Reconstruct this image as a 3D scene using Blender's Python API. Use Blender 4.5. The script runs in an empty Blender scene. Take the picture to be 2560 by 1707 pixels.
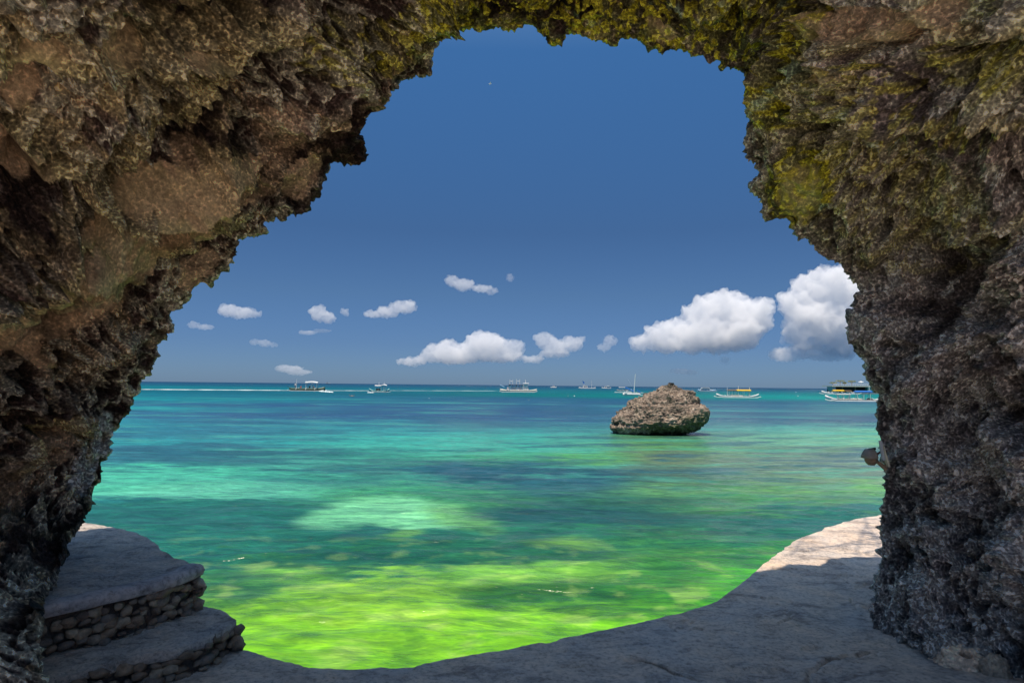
import bpy, bmesh, math, random, time
import numpy as np
from concurrent.futures import ThreadPoolExecutor
np.seterr(over='ignore')
from mathutils import Matrix, Vector
T0 = time.time()
random.seed(7)
SC = bpy.context.scene
COL = SC.collection
R = math.radians
# ------------------------------------------------------------------ camera
F = 1707.0                      # focal length in photo pixels (2560 wide)
EYE = 1.6                       # eye height over the pavement (z = 0)
WATER = -1.0
PITCH = math.atan(109.4 / F); ROLL = math.atan(18.5 / 1796)
f_ = Vector((0, math.cos(PITCH), math.sin(PITCH))); r_ = Vector((1, 0, 0)); u_ = r_.cross(f_)
cx_ = math.cos(ROLL) * r_ + math.sin(ROLL) * u_
cy_ = -math.sin(ROLL) * r_ + math.cos(ROLL) * u_
cd = bpy.data.cameras.new('camera'); cam = bpy.data.objects.new('camera', cd); COL.objects.link(cam)
M = Matrix((cx_, cy_, -f_)).transposed().to_4x4(); M.translation = Vector((0, 0, EYE))
cam.matrix_world = M
cd.sensor_width = 36; cd.lens = F / 2560 * 36; cd.clip_start = 0.05; cd.clip_end = 90000
SC.camera = cam
# ------------------------------------------------------------------ world, sun, exposure
SUN_EL, SUN_AZ = 77.0, 150.0    # azimuth the light comes from, degrees right of +Y (behind, to the right is 150)
SUN_AZ = 205.0                  # behind the camera, a little to the left
w = bpy.data.worlds.new('World'); SC.world = w; w.use_nodes = True
nt = w.node_tree; bg = nt.nodes['Background']
sky = nt.nodes.new('ShaderNodeTexSky'); sky.sky_type = 'NISHITA'; sky.sun_disc = False
sky.sun_elevation = R(SUN_EL); sky.sun_rotation = R(SUN_AZ)
sky.air_density = 1.0; sky.dust_density = 0.3; sky.ozone_density = 2.5; sky.altitude = 0
hs = nt.nodes.new('ShaderNodeHueSaturation'); hs.inputs['Saturation'].default_value = 1.0
tint = nt.nodes.new('ShaderNodeMix'); tint.data_type = 'RGBA'; tint.blend_type = 'MULTIPLY'
tint.inputs[0].default_value = 1.0; tint.inputs[7].default_value = (0.80, 0.80, 0.92, 1)
tcw = nt.nodes.new('ShaderNodeTexCoord'); sxyz = nt.nodes.new('ShaderNodeSeparateXYZ'); nt.links.new(tcw.outputs['Generated'], sxyz.inputs[0])
crw = nt.nodes.new('ShaderNodeValToRGB'); nt.links.new(sxyz.outputs[2], crw.inputs[0])     # tint by height: less yellow horizon, unseen zenith kept brighter to fill the arch
SKYR = [(0.0, (.064, .106, .205)), (.06, (.060, .094, .172)), (.13, (.066, .098, .150)), (.22, (.063, .098, .145)), (.45, (.090, .172, .238)), (.72, (.52, .55, .50)), (1.0, (1.0, .93, .76))]
e_ = crw.color_ramp.elements; e_[0].position = 0; e_[0].color = (*SKYR[0][1], 1); e_[1].position = 1; e_[1].color = (*SKYR[-1][1], 1)
for p_, c_ in SKYR[1:-1]:
    q_ = e_.new(p_); q_.color = (*c_, 1)
nt.links.new(crw.outputs[0], tint.inputs[7])
nt.links.new(sky.outputs[0], tint.inputs[6]); nt.links.new(tint.outputs[2], hs.inputs['Color'])
nt.links.new(hs.outputs[0], bg.inputs[0]); bg.inputs[1].default_value = 0.15
sd = bpy.data.lights.new('sun', 'SUN'); so = bpy.data.objects.new('sun', sd); COL.objects.link(so)
sd.energy = 2.0; sd.angle = R(0.53); sd.color = (1.0, 0.86, 0.68)
el, az = R(SUN_EL), R(SUN_AZ)
sdir = Vector((math.sin(az) * math.cos(el), math.cos(az) * math.cos(el), math.sin(el)))
so.rotation_euler = sdir.to_track_quat('Z', 'Y').to_euler(); so.location = (0, -20, 40)
SC.view_settings.view_transform = 'Standard'; SC.view_settings.look = 'None'
SC.view_settings.exposure = 1.5; SC.view_settings.gamma = 1.0; SC.view_settings.use_curve_mapping = False
SC.cycles.use_denoising = True
SC.cycles.max_bounces = 8; SC.cycles.diffuse_bounces = 4; SC.cycles.volume_bounces = 14
SC.cycles.max_bounces = 14; SC.cycles.transparent_max_bounces = 8

# ------------------------------------------------------------------ helpers
def hor(px):                     # row of the horizon at a photo column
    return 962.9 + (px - 1280) * (18.5 / 1796)
def ray(px, py):
    return cx_ * ((px - 1280) / F) + cy_ * (-(py - 853.5) / F) + f_
def at_y(px, py, y):             # point on the ray at forward distance y
    d = ray(px, py); k = y / d.y
    return Vector((d.x * k, y, EYE + d.z * k))
def at_z(px, py, z):             # point on the ray at height z
    d = ray(px, py); k = (z - EYE) / d.z
    return Vector((d.x * k, d.y * k, z))
CX = np.array(cx_); CY = np.array(cy_); CF = np.array(f_)
def project(P):                  # world -> photo pixels (vectorised)
    q = P - np.array((0, 0, EYE)); z = np.maximum(q @ CF, 0.3)
    return 1280 + F * (q @ CX) / z, 853.5 - F * (q @ CY) / z
def lin(c):
    c = np.asarray(c, float) / 255.0
    return np.where(c <= 0.04045, c / 12.92, ((c + 0.055) / 1.055) ** 2.4)
def sstep(a, b, x):
    t = np.clip((x - a) / (b - a), 0, 1); return t * t * (3 - 2 * t)
_rng = np.random.RandomState(11)
GR = _rng.normal(size=(4096, 3)).astype(np.float32); GR /= np.linalg.norm(GR, axis=1)[:, None]
JT = _rng.rand(4096, 3).astype(np.float32)
def _hash(i, j, k, s):
    h = (i * np.int32(73856093)) ^ (j * np.int32(19349663)) ^ (k * np.int32(83492791)) ^ np.int32(s * 26544 + 977)
    h = (h ^ (h >> 13)) * np.int32(1274126177)
    return (h ^ (h >> 16)) & 4095
_pool = ThreadPoolExecutor(4)
def pn(P, s=0):
    P = np.asarray(P, np.float32)
    if len(P) > 40000:
        return np.concatenate(list(_pool.map(lambda q: _pn(q, s), np.array_split(P, 16))))
    return _pn(P, s)
@np.errstate(over='ignore')
def _pn(P, s):
    fl = np.floor(P); I = fl.astype(np.int32); f = P - fl
    u = f * f * f * (f * (f * 6 - 15) + 10); out = np.zeros(len(P), np.float32)
    for a in (0, 1):
        for b in (0, 1):
            for c in (0, 1):
                g = GR[_hash(I[:, 0] + a, I[:, 1] + b, I[:, 2] + c, s)]
                d = g[:, 0] * (f[:, 0] - a) + g[:, 1] * (f[:, 1] - b) + g[:, 2] * (f[:, 2] - c)
                out += d * (u[:, 0] if a else 1 - u[:, 0]) * (u[:, 1] if b else 1 - u[:, 1]) * (u[:, 2] if c else 1 - u[:, 2])
    return out * 1.5
def fbm(P, o=4, s=0, g=0.5):
    t = np.zeros(len(P), np.float32); a = 1.0; n = 0
    for k in range(o):
        t += a * pn(P * (2.03 ** k), s + k * 7); n += a; a *= g
    return t / n * 1.4
def ridg(P, o=4, s=0):
    t = np.zeros(len(P), np.float32); a = 1.0; n = 0
    for k in range(o):
        t += a * (1 - np.abs(pn(P * (2.07 ** k), s + k * 5)) * 2.2); n += a; a *= 0.5
    return t / n
def worley(P, s=0):
    P = np.asarray(P, np.float32); r = list(_pool.map(lambda q: _worley(q, s), np.array_split(P, 16)))
    return np.concatenate([a for a, b in r]), np.concatenate([b for a, b in r])
@np.errstate(over='ignore')
def _worley(P, s):
    fl = np.floor(P); I = fl.astype(np.int32); f = P - fl
    f1 = np.full(len(P), 9, np.float32); f2 = f1.copy()
    for a in (-1, 0, 1):
        for b in (-1, 0, 1):
            for c in (-1, 0, 1):
                j = JT[_hash(I[:, 0] + a, I[:, 1] + b, I[:, 2] + c, s)]
                d = (j[:, 0] + a - f[:, 0]) ** 2 + (j[:, 1] + b - f[:, 1]) ** 2 + (j[:, 2] + c - f[:, 2]) ** 2
                m = d < f1
                f2 = np.where(m, f1, np.minimum(f2, d)); f1 = np.where(m, d, f1)
    return np.sqrt(f1), np.sqrt(f2)

def np_mesh(name, V, Q, smooth=True, cols=None, attrs=None):
    me = bpy.data.meshes.new(name)
    V = np.ascontiguousarray(V, np.float32).reshape(-1, 3); Q = np.ascontiguousarray(Q, np.int32)
    k = Q.shape[1]
    me.vertices.add(len(V)); me.vertices.foreach_set('co', V.ravel())
    me.loops.add(Q.size); me.loops.foreach_set('vertex_index', Q.ravel())
    me.polygons.add(len(Q)); me.polygons.foreach_set('loop_start', np.arange(0, Q.size, k, dtype=np.int32))
    me.polygons.foreach_set('loop_total', np.full(len(Q), k, np.int32))
    me.polygons.foreach_set('use_smooth', np.full(len(Q), smooth))
    me.update(calc_edges=True)
    if cols is not None:
        a = me.color_attributes.new('tone', 'FLOAT_COLOR', 'POINT')
        c = np.ones((len(V), 4), np.float32); c[:, :3] = cols; a.data.foreach_set('color', c.ravel())
    for n, v in (attrs or {}).items():
        a = me.attributes.new(n, 'FLOAT', 'POINT'); a.data.foreach_set('value', np.ascontiguousarray(v, np.float32))
    return me
def grid_quads(nr, nc, flip=False):
    i = np.arange(nr - 1)[:, None] * nc + np.arange(nc - 1)[None, :]
    q = np.stack([i, i + 1, i + nc + 1, i + nc], -1).reshape(-1, 4)
    return q[:, ::-1] if flip else q
def grid_normals(G, sgn=1):
    du = np.gradient(G, axis=1); dv = np.gradient(G, axis=0)
    n = np.cross(du, dv); n /= np.linalg.norm(n, axis=-1, keepdims=True) + 1e-9
    return n * sgn
def link(name, me, mat=None, parent=None):
    o = bpy.data.objects.new(name, me); COL.objects.link(o)
    if mat is not None and me is not None and not me.materials: me.materials.append(mat)
    if parent is not None: o.parent = parent
    return o
def tag(o, label=None, cat=None, group=None, kind=None):
    if label: o['label'] = label
    if cat: o['category'] = cat
    if group: o['group'] = group
    if kind: o['kind'] = kind
    return o
def empty(name, loc=(0, 0, 0), rz=0.0):
    o = bpy.data.objects.new(name, None); COL.objects.link(o); o.location = loc; o.rotation_euler = (0, 0, rz)
    o.empty_display_size = 0.3
    return o
class MB:
    def __init__(s): s.b = bmesh.new()
    def box(s, c, d, rot=None):
        r = bmesh.ops.create_cube(s.b, size=1)
        m = Matrix.Translation(c) @ (rot.to_4x4() if rot else Matrix()) @ Matrix.Diagonal((*d, 1))
        bmesh.ops.transform(s.b, matrix=m, verts=r['verts']); return s
    def tube(s, a, b, r0, r1=None, n=6):
        a, b = Vector(a), Vector(b); d = b - a
        r = bmesh.ops.create_cone(s.b, segments=n, radius1=r0, radius2=r1 if r1 is not None else r0, depth=d.length, cap_ends=True)
        m = Matrix.Translation((a + b) / 2) @ d.to_track_quat('Z', 'Y').to_matrix().to_4x4()
        bmesh.ops.transform(s.b, matrix=m, verts=r['verts']); return s
    def ball(s, c, d, sub=2, rot=None):
        r = bmesh.ops.create_icosphere(s.b, subdivisions=sub, radius=1)
        m = Matrix.Translation(c) @ (rot.to_4x4() if rot else Matrix()) @ Matrix.Diagonal((*d, 1))
        bmesh.ops.transform(s.b, matrix=m, verts=r['verts']); return s
    def loft(s, rings, cap=True):
        rows = [[s.b.verts.new(p) for p in r] for r in rings]
        for a, b in zip(rows[:-1], rows[1:]):
            n = len(a)
            for i in range(n): s.b.faces.new((a[i], a[(i + 1) % n], b[(i + 1) % n], b[i]))
        if cap: s.b.faces.new(rows[0][::-1]); s.b.faces.new(rows[-1])
        return s
    def mesh(s, name, smooth=False):
        bmesh.ops.recalc_face_normals(s.b, faces=s.b.faces)
        me = bpy.data.meshes.new(name); s.b.to_mesh(me); s.b.free()
        if smooth:
            for p in me.polygons: p.use_smooth = True
        return me
    def build(s, name, mat, parent=None, smooth=False):
        return link(name, s.mesh(name, smooth), mat, parent)

# ------------------------------------------------------------------ materials
def new_mat(name):
    m = bpy.data.materials.new(name); m.use_nodes = True
    return m, m.node_tree, m.node_tree.nodes['Principled BSDF']
def N(nt, t, **kw):
    n = nt.nodes.new(t)
    for k, v in kw.items(): setattr(n, k, v)
    return n
def noise_node(nt, scale, detail=5, rough=0.6, vec=None, dist=0.0):
    n = N(nt, 'ShaderNodeTexNoise'); n.inputs['Scale'].default_value = scale
    n.inputs['Detail'].default_value = detail; n.inputs['Roughness'].default_value = rough
    n.inputs['Distortion'].default_value = dist
    if vec is not None: nt.links.new(vec, n.inputs['Vector'])
    return n
def ramp(nt, src, stops):
    r = N(nt, 'ShaderNodeValToRGB'); e = r.color_ramp.elements
    while len(e) < len(stops): e.new(0.5)
    for q, (p, c) in zip(e, stops): q.position = p; q.color = (*c, 1) if len(c) == 3 else c
    nt.links.new(src, r.inputs[0]); return r
def mixc(nt, a, b, fac=1.0, mode='MULTIPLY'):
    m = N(nt, 'ShaderNodeMix', data_type='RGBA', blend_type=mode)
    for s, v in ((0, fac), (6, a), (7, b)):
        if hasattr(v, 'links') or isinstance(v, bpy.types.NodeSocket): nt.links.new(v, m.inputs[s])
        else: m.inputs[s].default_value = v if s == 0 else (*v, 1)
    return m.outputs[2]
def bump(nt, src, strength, dist, prev=None):
    b = N(nt, 'ShaderNodeBump'); b.inputs['Strength'].default_value = strength; b.inputs['Distance'].default_value = dist
    nt.links.new(src, b.inputs['Height'])
    if prev is not None: nt.links.new(prev, b.inputs['Normal'])
    return b.outputs[0]
def wear_paint(name, col, rough=0.5, var=0.18, scale=2.0, metallic=0):
    m, t, p = new_mat(name)
    tc = N(t, 'ShaderNodeTexCoord'); n = noise_node(t, scale, 6, 0.65, tc.outputs['Object'])
    r = ramp(t, n.outputs[0], [(0.3, (1 - var,) * 3), (0.7, (1, 1, 1))])
    t.links.new(mixc(t, r.outputs[0], tuple(col)), p.inputs['Base Color'])
    p.inputs['Roughness'].default_value = rough; p.inputs['Metallic'].default_value = metallic
    return m

def rock_material(name, s=1.0, spec=0.12, fine=1.0, mott=.95):
    m, t, p = new_mat(name)
    a = N(t, 'ShaderNodeVertexColor', layer_name='tone'); g = N(t, 'ShaderNodeNewGeometry')
    n1 = noise_node(t, 38 * s, 6, 0.7, g.outputs['Position'], 0.4)
    r1 = ramp(t, n1.outputs[0], [(0.34, (0.42, 0.38, 0.37)), (0.52, (1, 1, 1)), (0.68, (1.9, 1.85, 1.75))])
    n3 = noise_node(t, 9 * s, 5, 0.65, g.outputs['Position'], 0.6)
    r3 = ramp(t, n3.outputs[0], [(0.32, (0.72, 0.68, 0.68)), (0.55, (1, 1, 1)), (0.75, (1.25, 1.22, 1.12))])
    v0 = N(t, 'ShaderNodeTexVoronoi', feature='F1'); v0.inputs['Scale'].default_value = 50 * s
    t.links.new(mixc(t, g.outputs['Position'], n1.outputs[1], 0.035 / s, 'ADD'), v0.inputs['Vector'])
    r0 = ramp(t, v0.outputs[0], [(0.12, (0.42, 0.40, 0.40)), (0.40, (0.85, 0.85, 0.85)), (0.66, (1.3, 1.3, 1.28)), (0.80, (3.4, 3.4, 3.3))])  # pits darker, ridge tips paler: cavity shade mixed into the stone mottling
    c = mixc(t, a.outputs[0], r1.outputs[0], .55 if mott > .5 else .5); c = mixc(t, c, r3.outputs[0])
    sm_ = N(t, 'ShaderNodeAttribute', attribute_name='smooth'); iv = N(t, 'ShaderNodeMapRange'); t.links.new(sm_.outputs['Fac'], iv.inputs[0]); iv.inputs[3].default_value = mott; iv.inputs[4].default_value = .3 * mott
    c = mixc(t, c, r0.outputs[0], iv.outputs[0])
    t.links.new(c, p.inputs['Base Color'])
    p.inputs['Roughness'].default_value = 0.62; p.inputs['Specular IOR Level'].default_value = spec
    n2 = noise_node(t, 60 * s, 5, 0.75, g.outputs['Position'], 0.3)
    v = N(t, 'ShaderNodeTexVoronoi', feature='F1'); v.inputs['Scale'].default_value = 42 * s
    wv = mixc(t, g.outputs['Position'], n3.outputs[1], 0.06, 'ADD'); t.links.new(wv, v.inputs['Vector'])
    b1 = bump(t, v0.outputs[0], 1.0 * fine, 0.035 / s); t.links.new(iv.outputs[0], b1.node.inputs['Strength'])
    b2 = bump(t, n2.outputs[0], 1.0 * fine, 0.022 / s, b1)
    t.links.new(b2, p.inputs['Normal'])
    return m
MROCK = rock_material('limestone')
MBOULD = rock_material('boulder_limestone', 0.22, 0.25, .8, .35)

def concrete_material(name, col, warm, s=1.0):
    m, t, p = new_mat(name)
    g = N(t, 'ShaderNodeNewGeometry')
    n = noise_node(t, 1.7 * s, 7, 0.65, g.outputs['Position'], 0.5)
    r = ramp(t, n.outputs[0], [(0.30, col), (0.5, tuple(0.5 * (a + b) for a, b in zip(col, warm))), (0.68, warm)])
    n2 = noise_node(t, 30 * s, 8, 0.8, g.outputs['Position'])
    r2 = ramp(t, n2.outputs[0], [(0.36, (0.48,) * 3), (0.5, (1, 1, 1)), (0.72, (1.25,) * 3)])
    mp = N(t, 'ShaderNodeMapping'); mp.inputs['Scale'].default_value = (1, 1.5, 1); t.links.new(g.outputs['Position'], mp.inputs[0])
    n3 = noise_node(t, 3.3 * s, 8, 0.72, mp.outputs[0], 0.8)
    r3 = ramp(t, n3.outputs[0], [(0.36, (0.50, 0.50, 0.52)), (0.5, (1, 1, 1)), (0.66, (1.2, 1.16, 1.1))])
    c = mixc(t, r.outputs[0], r2.outputs[0]); c = mixc(t, c, r3.outputs[0])
    t.links.new(c, p.inputs['Base Color']); p.inputs['Roughness'].default_value = 0.75
    p.inputs['Specular IOR Level'].default_value = 0.35
    b = bump(t, n3.outputs[0], 0.8, 0.022 * s); b = bump(t, n2.outputs[0], 1.0, 0.016, b)
    t.links.new(b, p.inputs['Normal'])
    return m
MPAVE = concrete_material('old_cement', (0.50, 0.465, 0.44), (0.70, 0.54, 0.41))
MTERR = concrete_material('pebbly_cement', (0.46, 0.44, 0.43), (0.68, 0.56, 0.46), 1.6)

# ------------------------------------------------------------------ pavement (structure)
edge_px = [(600, 1617), (640, 1625), (700, 1645), (780, 1660), (900, 1665), (1040, 1654), (1150, 1634), (1300, 1609),
           (1470, 1580), (1600, 1556), (1700, 1531), (1780, 1505), (1820, 1487), (1826, 1478), (1862, 1450), (1895, 1420), (1940, 1382),
           (1990, 1346), (2085, 1308), (2140, 1292), (2200, 1282)]
E = [(-4.6, 2.2), (-3.2, 3.0), (-2.3, 3.7)] + [tuple(at_z(x, y, 0)[:2]) for x, y in edge_px] + [(6.2, 10.0), (8.5, 11.0), (12, 12)]
E = np.array(E)
def resample(P, n=None, step=None):
    P = np.asarray(P, float); d = np.r_[0, np.cumsum(np.linalg.norm(np.diff(P, axis=0), axis=1))]
    if n is None: n = int(d[-1] / step) + 1
    t = np.linspace(0, d[-1], n)
    return np.stack([np.interp(t, d, P[:, k]) for k in range(P.shape[1])], 1)
Er = resample(E, step=0.016)
k_ = np.exp(-np.linspace(-2, 2, 9) ** 2); k_ /= k_.sum()
Es = np.stack([np.convolve(np.pad(Er[:, i], 4, mode='edge'), k_, 'valid') for i in range(2)], 1)
wob = pn(np.c_[Es * 5, np.zeros(len(Es))], 3) * 0.03 + pn(np.c_[Es * 18, np.zeros(len(Es))], 4) * 0.012
ncol = len(Es)
Bx = np.interp(np.linspace(0, 1, ncol), [0, 0.18, 0.5, 1], [-4.6, -2.6, 1.2, 13]); 
s = np.r_[np.linspace(0, 1, 210)]
B = np.stack([Bx, np.full(ncol, 2.6)], 1)
rows = []
for q in s:
    rows.append(Es * (1 - q) + B * q)
G = np.array(rows); G = np.concatenate([G, np.zeros(G.shape[:2] + (1,))], 2)
flat = G.reshape(-1, 3)
h = fbm(flat * 0.6, 3, 21) * 0.022 + fbm(flat * 3.5, 6, 22, .55) * 0.009 + fbm(flat * 30, 3, 23) * .0025
# cracks and broken-up scars in the cement
cracks = [[(1590, 1640), (1640, 1660), (1690, 1685), (1760, 1700)], [(1985, 1707), (2030, 1672), (2075, 1655), (2110, 1640), (2190, 1630)],
          [(1905, 1490), (1950, 1515), (1982, 1540), (1960, 1558)], [(2115, 1430), (2118, 1455)], [(2125, 1490), (2135, 1505), (2130, 1520)],
          [(1250, 1650), (1330, 1632), (1420, 1620)], [(1700, 1520), (1820, 1535), (1950, 1560), (2080, 1620)], [(2090, 1400), (2150, 1412)],
          [(1830, 1695), (1900, 1650), (2010, 1640)]]
amp = [0.028, 0.05, 0.02, 0.018, 0.02, 0.008, 0.008, 0.015, 0.01]
wpx = flat[:, :2] + np.stack([fbm(flat * 4, 3, 31), fbm(flat * 4 + 9, 3, 32)], 1) * 0.07
for cr, am in zip(cracks, amp):
    C = np.array([at_z(x, y, 0)[:2] for x, y in cr]); best = np.full(len(flat), 9.0)
    for a, b in zip(C[:-1], C[1:]):
        ab = b - a; t_ = np.clip(((wpx - a) @ ab) / (ab @ ab), 0, 1)
        best = np.minimum(best, np.linalg.norm(wpx - a - t_[:, None] * ab, axis=1))
    h += -am * np.exp(-(best / 0.010) ** 2) * (.4 + .9 * np.abs(pn(flat * 4, 24))) + am * 0.18 * np.exp(-((best - 0.03) / 0.03) ** 2)
sp = fbm(flat * np.array([2.2, 3.4, 1]), 4, 41); h += -0.012 * sstep(0.25, 0.34, sp)
G[..., 2] = h.reshape(G.shape[:2])
edge_drop = np.exp(-np.arange(len(s)) / 1.5) * 0.02; G[..., 2] -= edge_drop[:, None]
nrm = np.gradient(Es, axis=0); nrm = np.stack([-nrm[:, 1], nrm[:, 0]], 1); nrm /= np.linalg.norm(nrm, axis=1)[:, None]
G[:6, :, :2] += (wob[None, :, None] * nrm[None]) * np.linspace(1, 0, 6)[:, None, None]
face = []
for z in (-0.04, -0.10, -0.2, -0.35, -0.5, -0.7, -0.9, -1.3):
    r0 = G[0].copy(); r0[:, 2] = z
    r0[:, :2] += nrm * (fbm(np.c_[Es * 3, np.full(ncol, z * 3)], 4, 51) * 0.06 - 0.02 - 0.05 * min(1, -z))[:, None]
    face.append(r0)
back = []
for y in (1.5, 0, -2.5, -6, -9):
    r0 = G[-1].copy(); r0[:, 1] = y; r0[:, 2] = 0; r0[:, 0] = r0[:, 0] * (1 + (2.6 - y) * 0.05); back.append(r0)
G = np.concatenate([np.array(face)[::-1], G, np.array(back)], 0)
me = np_mesh('pavement', G, grid_quads(*G.shape[:2], flip=False))
pv = link('pavement', me, MPAVE); tag(pv, kind='structure')

# sandy ground behind the camera and under everything
m, t, p = new_mat('beach_sand')
g = N(t, 'ShaderNodeNewGeometry'); n = noise_node(t, 1.5, 8, 0.7, g.outputs['Position'])
r = ramp(t, n.outputs[0], [(0.3, (0.56, 0.50, 0.42)), (0.7, (0.70, 0.64, 0.56))]); t.links.new(r.outputs[0], p.inputs['Base Color'])
t.links.new(bump(t, n.outputs[0], 0.5, 0.05), p.inputs['Normal']); p.inputs['Roughness'].default_value = 0.9
xs = np.linspace(-90, 90, 60); ys = np.linspace(-90, 1.0, 40)
X, Y = np.meshgrid(xs, ys); Z = -0.12 + 0.06 * fbm(np.c_[X.ravel() * .2, Y.ravel() * .2, X.ravel() * 0], 3, 5).reshape(X.shape)
Z = Z + sstep(8, 60, -Y) * 1.2
gr = link('ground', np_mesh('ground', np.stack([X, Y, Z], -1), grid_quads(40, 60)), m); tag(gr, kind='structure')
# seabed under the water
bed = link('seabed', np_mesh('seabed', np.array([[-300, 0.9, -2.6], [300, 0.9, -2.6], [300, 300, -4], [-300, 300, -4]], float), np.array([[0, 1, 2, 3]])), m)
tag(bed, kind='structure')

# ------------------------------------------------------------------ water (structure)
VROW = [0, 6, 14, 24, 34, 44, 56, 66, 82, 100, 125, 150, 180, 205, 230, 260, 285, 305, 335, 370, 410, 450, 490, 530, 575, 630, 760]
XCOL = [250, 600, 950, 1300, 1650, 2000, 2190]
T = [
 [(34, 72, 100)] * 7,
 [(26, 92, 112)] * 7,
 [(10, 128, 130), (12, 120, 124), (18, 112, 120), (20, 112, 116), (20, 116, 116), (14, 128, 124), (10, 138, 130)],
 [(16, 108, 118), (22, 106, 116), (24, 104, 114), (8, 116, 110), (6, 128, 116), (0, 152, 136), (0, 152, 136)],
 [(10, 132, 138), (20, 116, 126), (32, 106, 122), (42, 96, 120), (38, 100, 120), (50, 106, 122), (60, 112, 126)],
 [(0, 162, 152), (8, 142, 140), (36, 112, 126), (48, 98, 124), (52, 98, 120), (54, 104, 124), (68, 130, 130)],
 [(40, 100, 125), (40, 90, 120), (42, 94, 124), (46, 94, 120), (56, 120, 132), (66, 124, 130), (78, 150, 134)],
 [(14, 164, 156), (24, 152, 146), (44, 100, 124), (46, 88, 114), (62, 108, 124), (66, 104, 120), (76, 108, 120)],
 [(46, 110, 130), (44, 94, 124), (40, 92, 120), (46, 92, 120), (58, 110, 120), (72, 114, 120), (78, 108, 120)],
 [(34, 152, 150), (44, 122, 132), (50, 152, 146), (66, 152, 142), (70, 132, 122), (98, 182, 150), (118, 196, 150)],
 [(40, 120, 130), (44, 132, 136), (56, 168, 150), (62, 178, 150), (86, 140, 92), (122, 190, 138), (128, 196, 130)],
 [(44, 162, 156), (44, 150, 146), (60, 188, 156), (68, 182, 146), (96, 164, 92), (108, 150, 110), (118, 160, 120)],
 [(44, 114, 120), (38, 110, 110), (52, 150, 120), (68, 166, 110), (106, 136, 90), (108, 140, 110), (124, 156, 130)],
 [(46, 132, 132), (44, 124, 114), (52, 122, 104), (44, 112, 94), (86, 124, 98), (112, 146, 108), (124, 150, 120)],
 [(76, 196, 156), (70, 186, 146), (52, 138, 114), (34, 94, 94), (80, 124, 94), (108, 150, 104), (122, 166, 114)],
 [(84, 202, 160), (78, 192, 146), (64, 160, 110), (38, 102, 92), (82, 140, 84), (102, 160, 88), (108, 176, 98)],
 [(84, 202, 158), (70, 176, 136), (66, 152, 94), (48, 116, 84), (86, 154, 78), (76, 148, 88), (86, 148, 98)],
 [(36, 118, 112), (30, 108, 88), (60, 150, 100), (60, 130, 80), (68, 136, 76), (44, 112, 92), (44, 112, 98)],
 [(28, 112, 108), (24, 102, 84), (50, 130, 86), (46, 116, 76), (54, 120, 76), (38, 106, 92), (38, 106, 96)],
 [(28, 112, 102), (24, 106, 80), (32, 114, 74), (38, 118, 68), (44, 120, 64), (42, 116, 84), (38, 106, 94)],
 [(28, 116, 100), (26, 110, 74), (28, 108, 68), (60, 130, 56), (66, 138, 54), (52, 132, 62), (48, 128, 70)],
 [(28, 116, 92), (40, 124, 60), (46, 122, 54), (90, 156, 50), (76, 152, 44), (60, 158, 44), (54, 150, 50)],
 [(28, 114, 84), (60, 140, 46), (110, 176, 52), (120, 182, 48), (84, 160, 40), (66, 168, 36), (60, 160, 40)],
 [(60, 140, 50), (100, 168, 40), (130, 190, 42), (104, 170, 40), (56, 134, 38), (74, 172, 28), (70, 170, 30)],
 [(90, 168, 40), (122, 190, 32), (136, 200, 40), (118, 190, 34), (84, 164, 32), (76, 176, 22), (70, 176, 22)],
 [(104, 184, 30), (126, 202, 22), (132, 206, 28), (122, 200, 18), (108, 194, 18), (84, 184, 16), (80, 180, 16)],
 [(104, 190, 20), (122, 206, 12), (126, 208, 14), (118, 202, 10), (108, 196, 10), (90, 186, 10), (84, 184, 10)],
]
T = lin(np.array(T, float)); VROW = np.array(VROW, float); XCOL = np.array(XCOL, float)
def table(v, x):
    v = np.clip(v, 0, 759); x = np.clip(x, 251, 2189)
    i = np.clip(np.searchsorted(VROW, v, 'right') - 1, 0, len(VROW) - 2); fi = (v - VROW[i]) / (VROW[i + 1] - VROW[i]); fi = fi * fi * (3 - 2 * fi)
    j = np.clip(np.searchsorted(XCOL, x, 'right') - 1, 0, len(XCOL) - 2); fj = (x - XCOL[j]) / (XCOL[j + 1] - XCOL[j]); fj = fj * fj * (3 - 2 * fj)
    fi = fi[:, None]; fj = fj[:, None]
    return (T[i, j] * (1 - fi) + T[i + 1, j] * fi) * (1 - fj) + (T[i, j + 1] * (1 - fi) + T[i + 1, j + 1] * fi) * fj
deps = np.r_[np.linspace(780, 420, 150)[:-1], np.linspace(420, 120, 230)[:-1], np.linspace(120, 6, 190)[:-1], np.geomspace(6, 0.12, 26)]
dist = 2.6 * F / deps
azs = np.r_[np.linspace(-80, -42, 26)[:-1], np.linspace(-42, 42, 900), np.linspace(42, 80, 26)[1:]]
D, A = np.meshgrid(dist, np.radians(azs), indexing='ij')
WX = D * np.tan(np.clip(A, -1.2, 1.2)); WY = D.copy()
P = np.stack([WX.ravel(), WY.ravel(), np.zeros(WX.size)], 1)
near = np.exp(-(D.ravel() / 34.0) ** 2)
def waves(P):
    z = np.zeros(len(P))
    q = P[:, :2]
    for (ang, wl, a, sd_) in ((72, 1.9, .030, 1), (95, 1.1, .020, 2), (58, .75, .013, 3), (110, .5, .009, 4), (80, .33, .006, 5)):
        c, s_ = math.cos(R(ang)), math.sin(R(ang))
        al = (q[:, 0] * c + q[:, 1] * s_) / wl; ac = (-q[:, 0] * s_ + q[:, 1] * c) / (wl * 3.2)
        n_ = pn(np.stack([al * 1.1, ac, np.full(len(q), sd_ * 3.3)], 1), 60 + sd_)
        z += a * (1 - np.abs(n_) * 2.4) * 1.5
    return z
fade = np.clip(1.25 - D.ravel() / 34.0, 0, 1)
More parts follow.
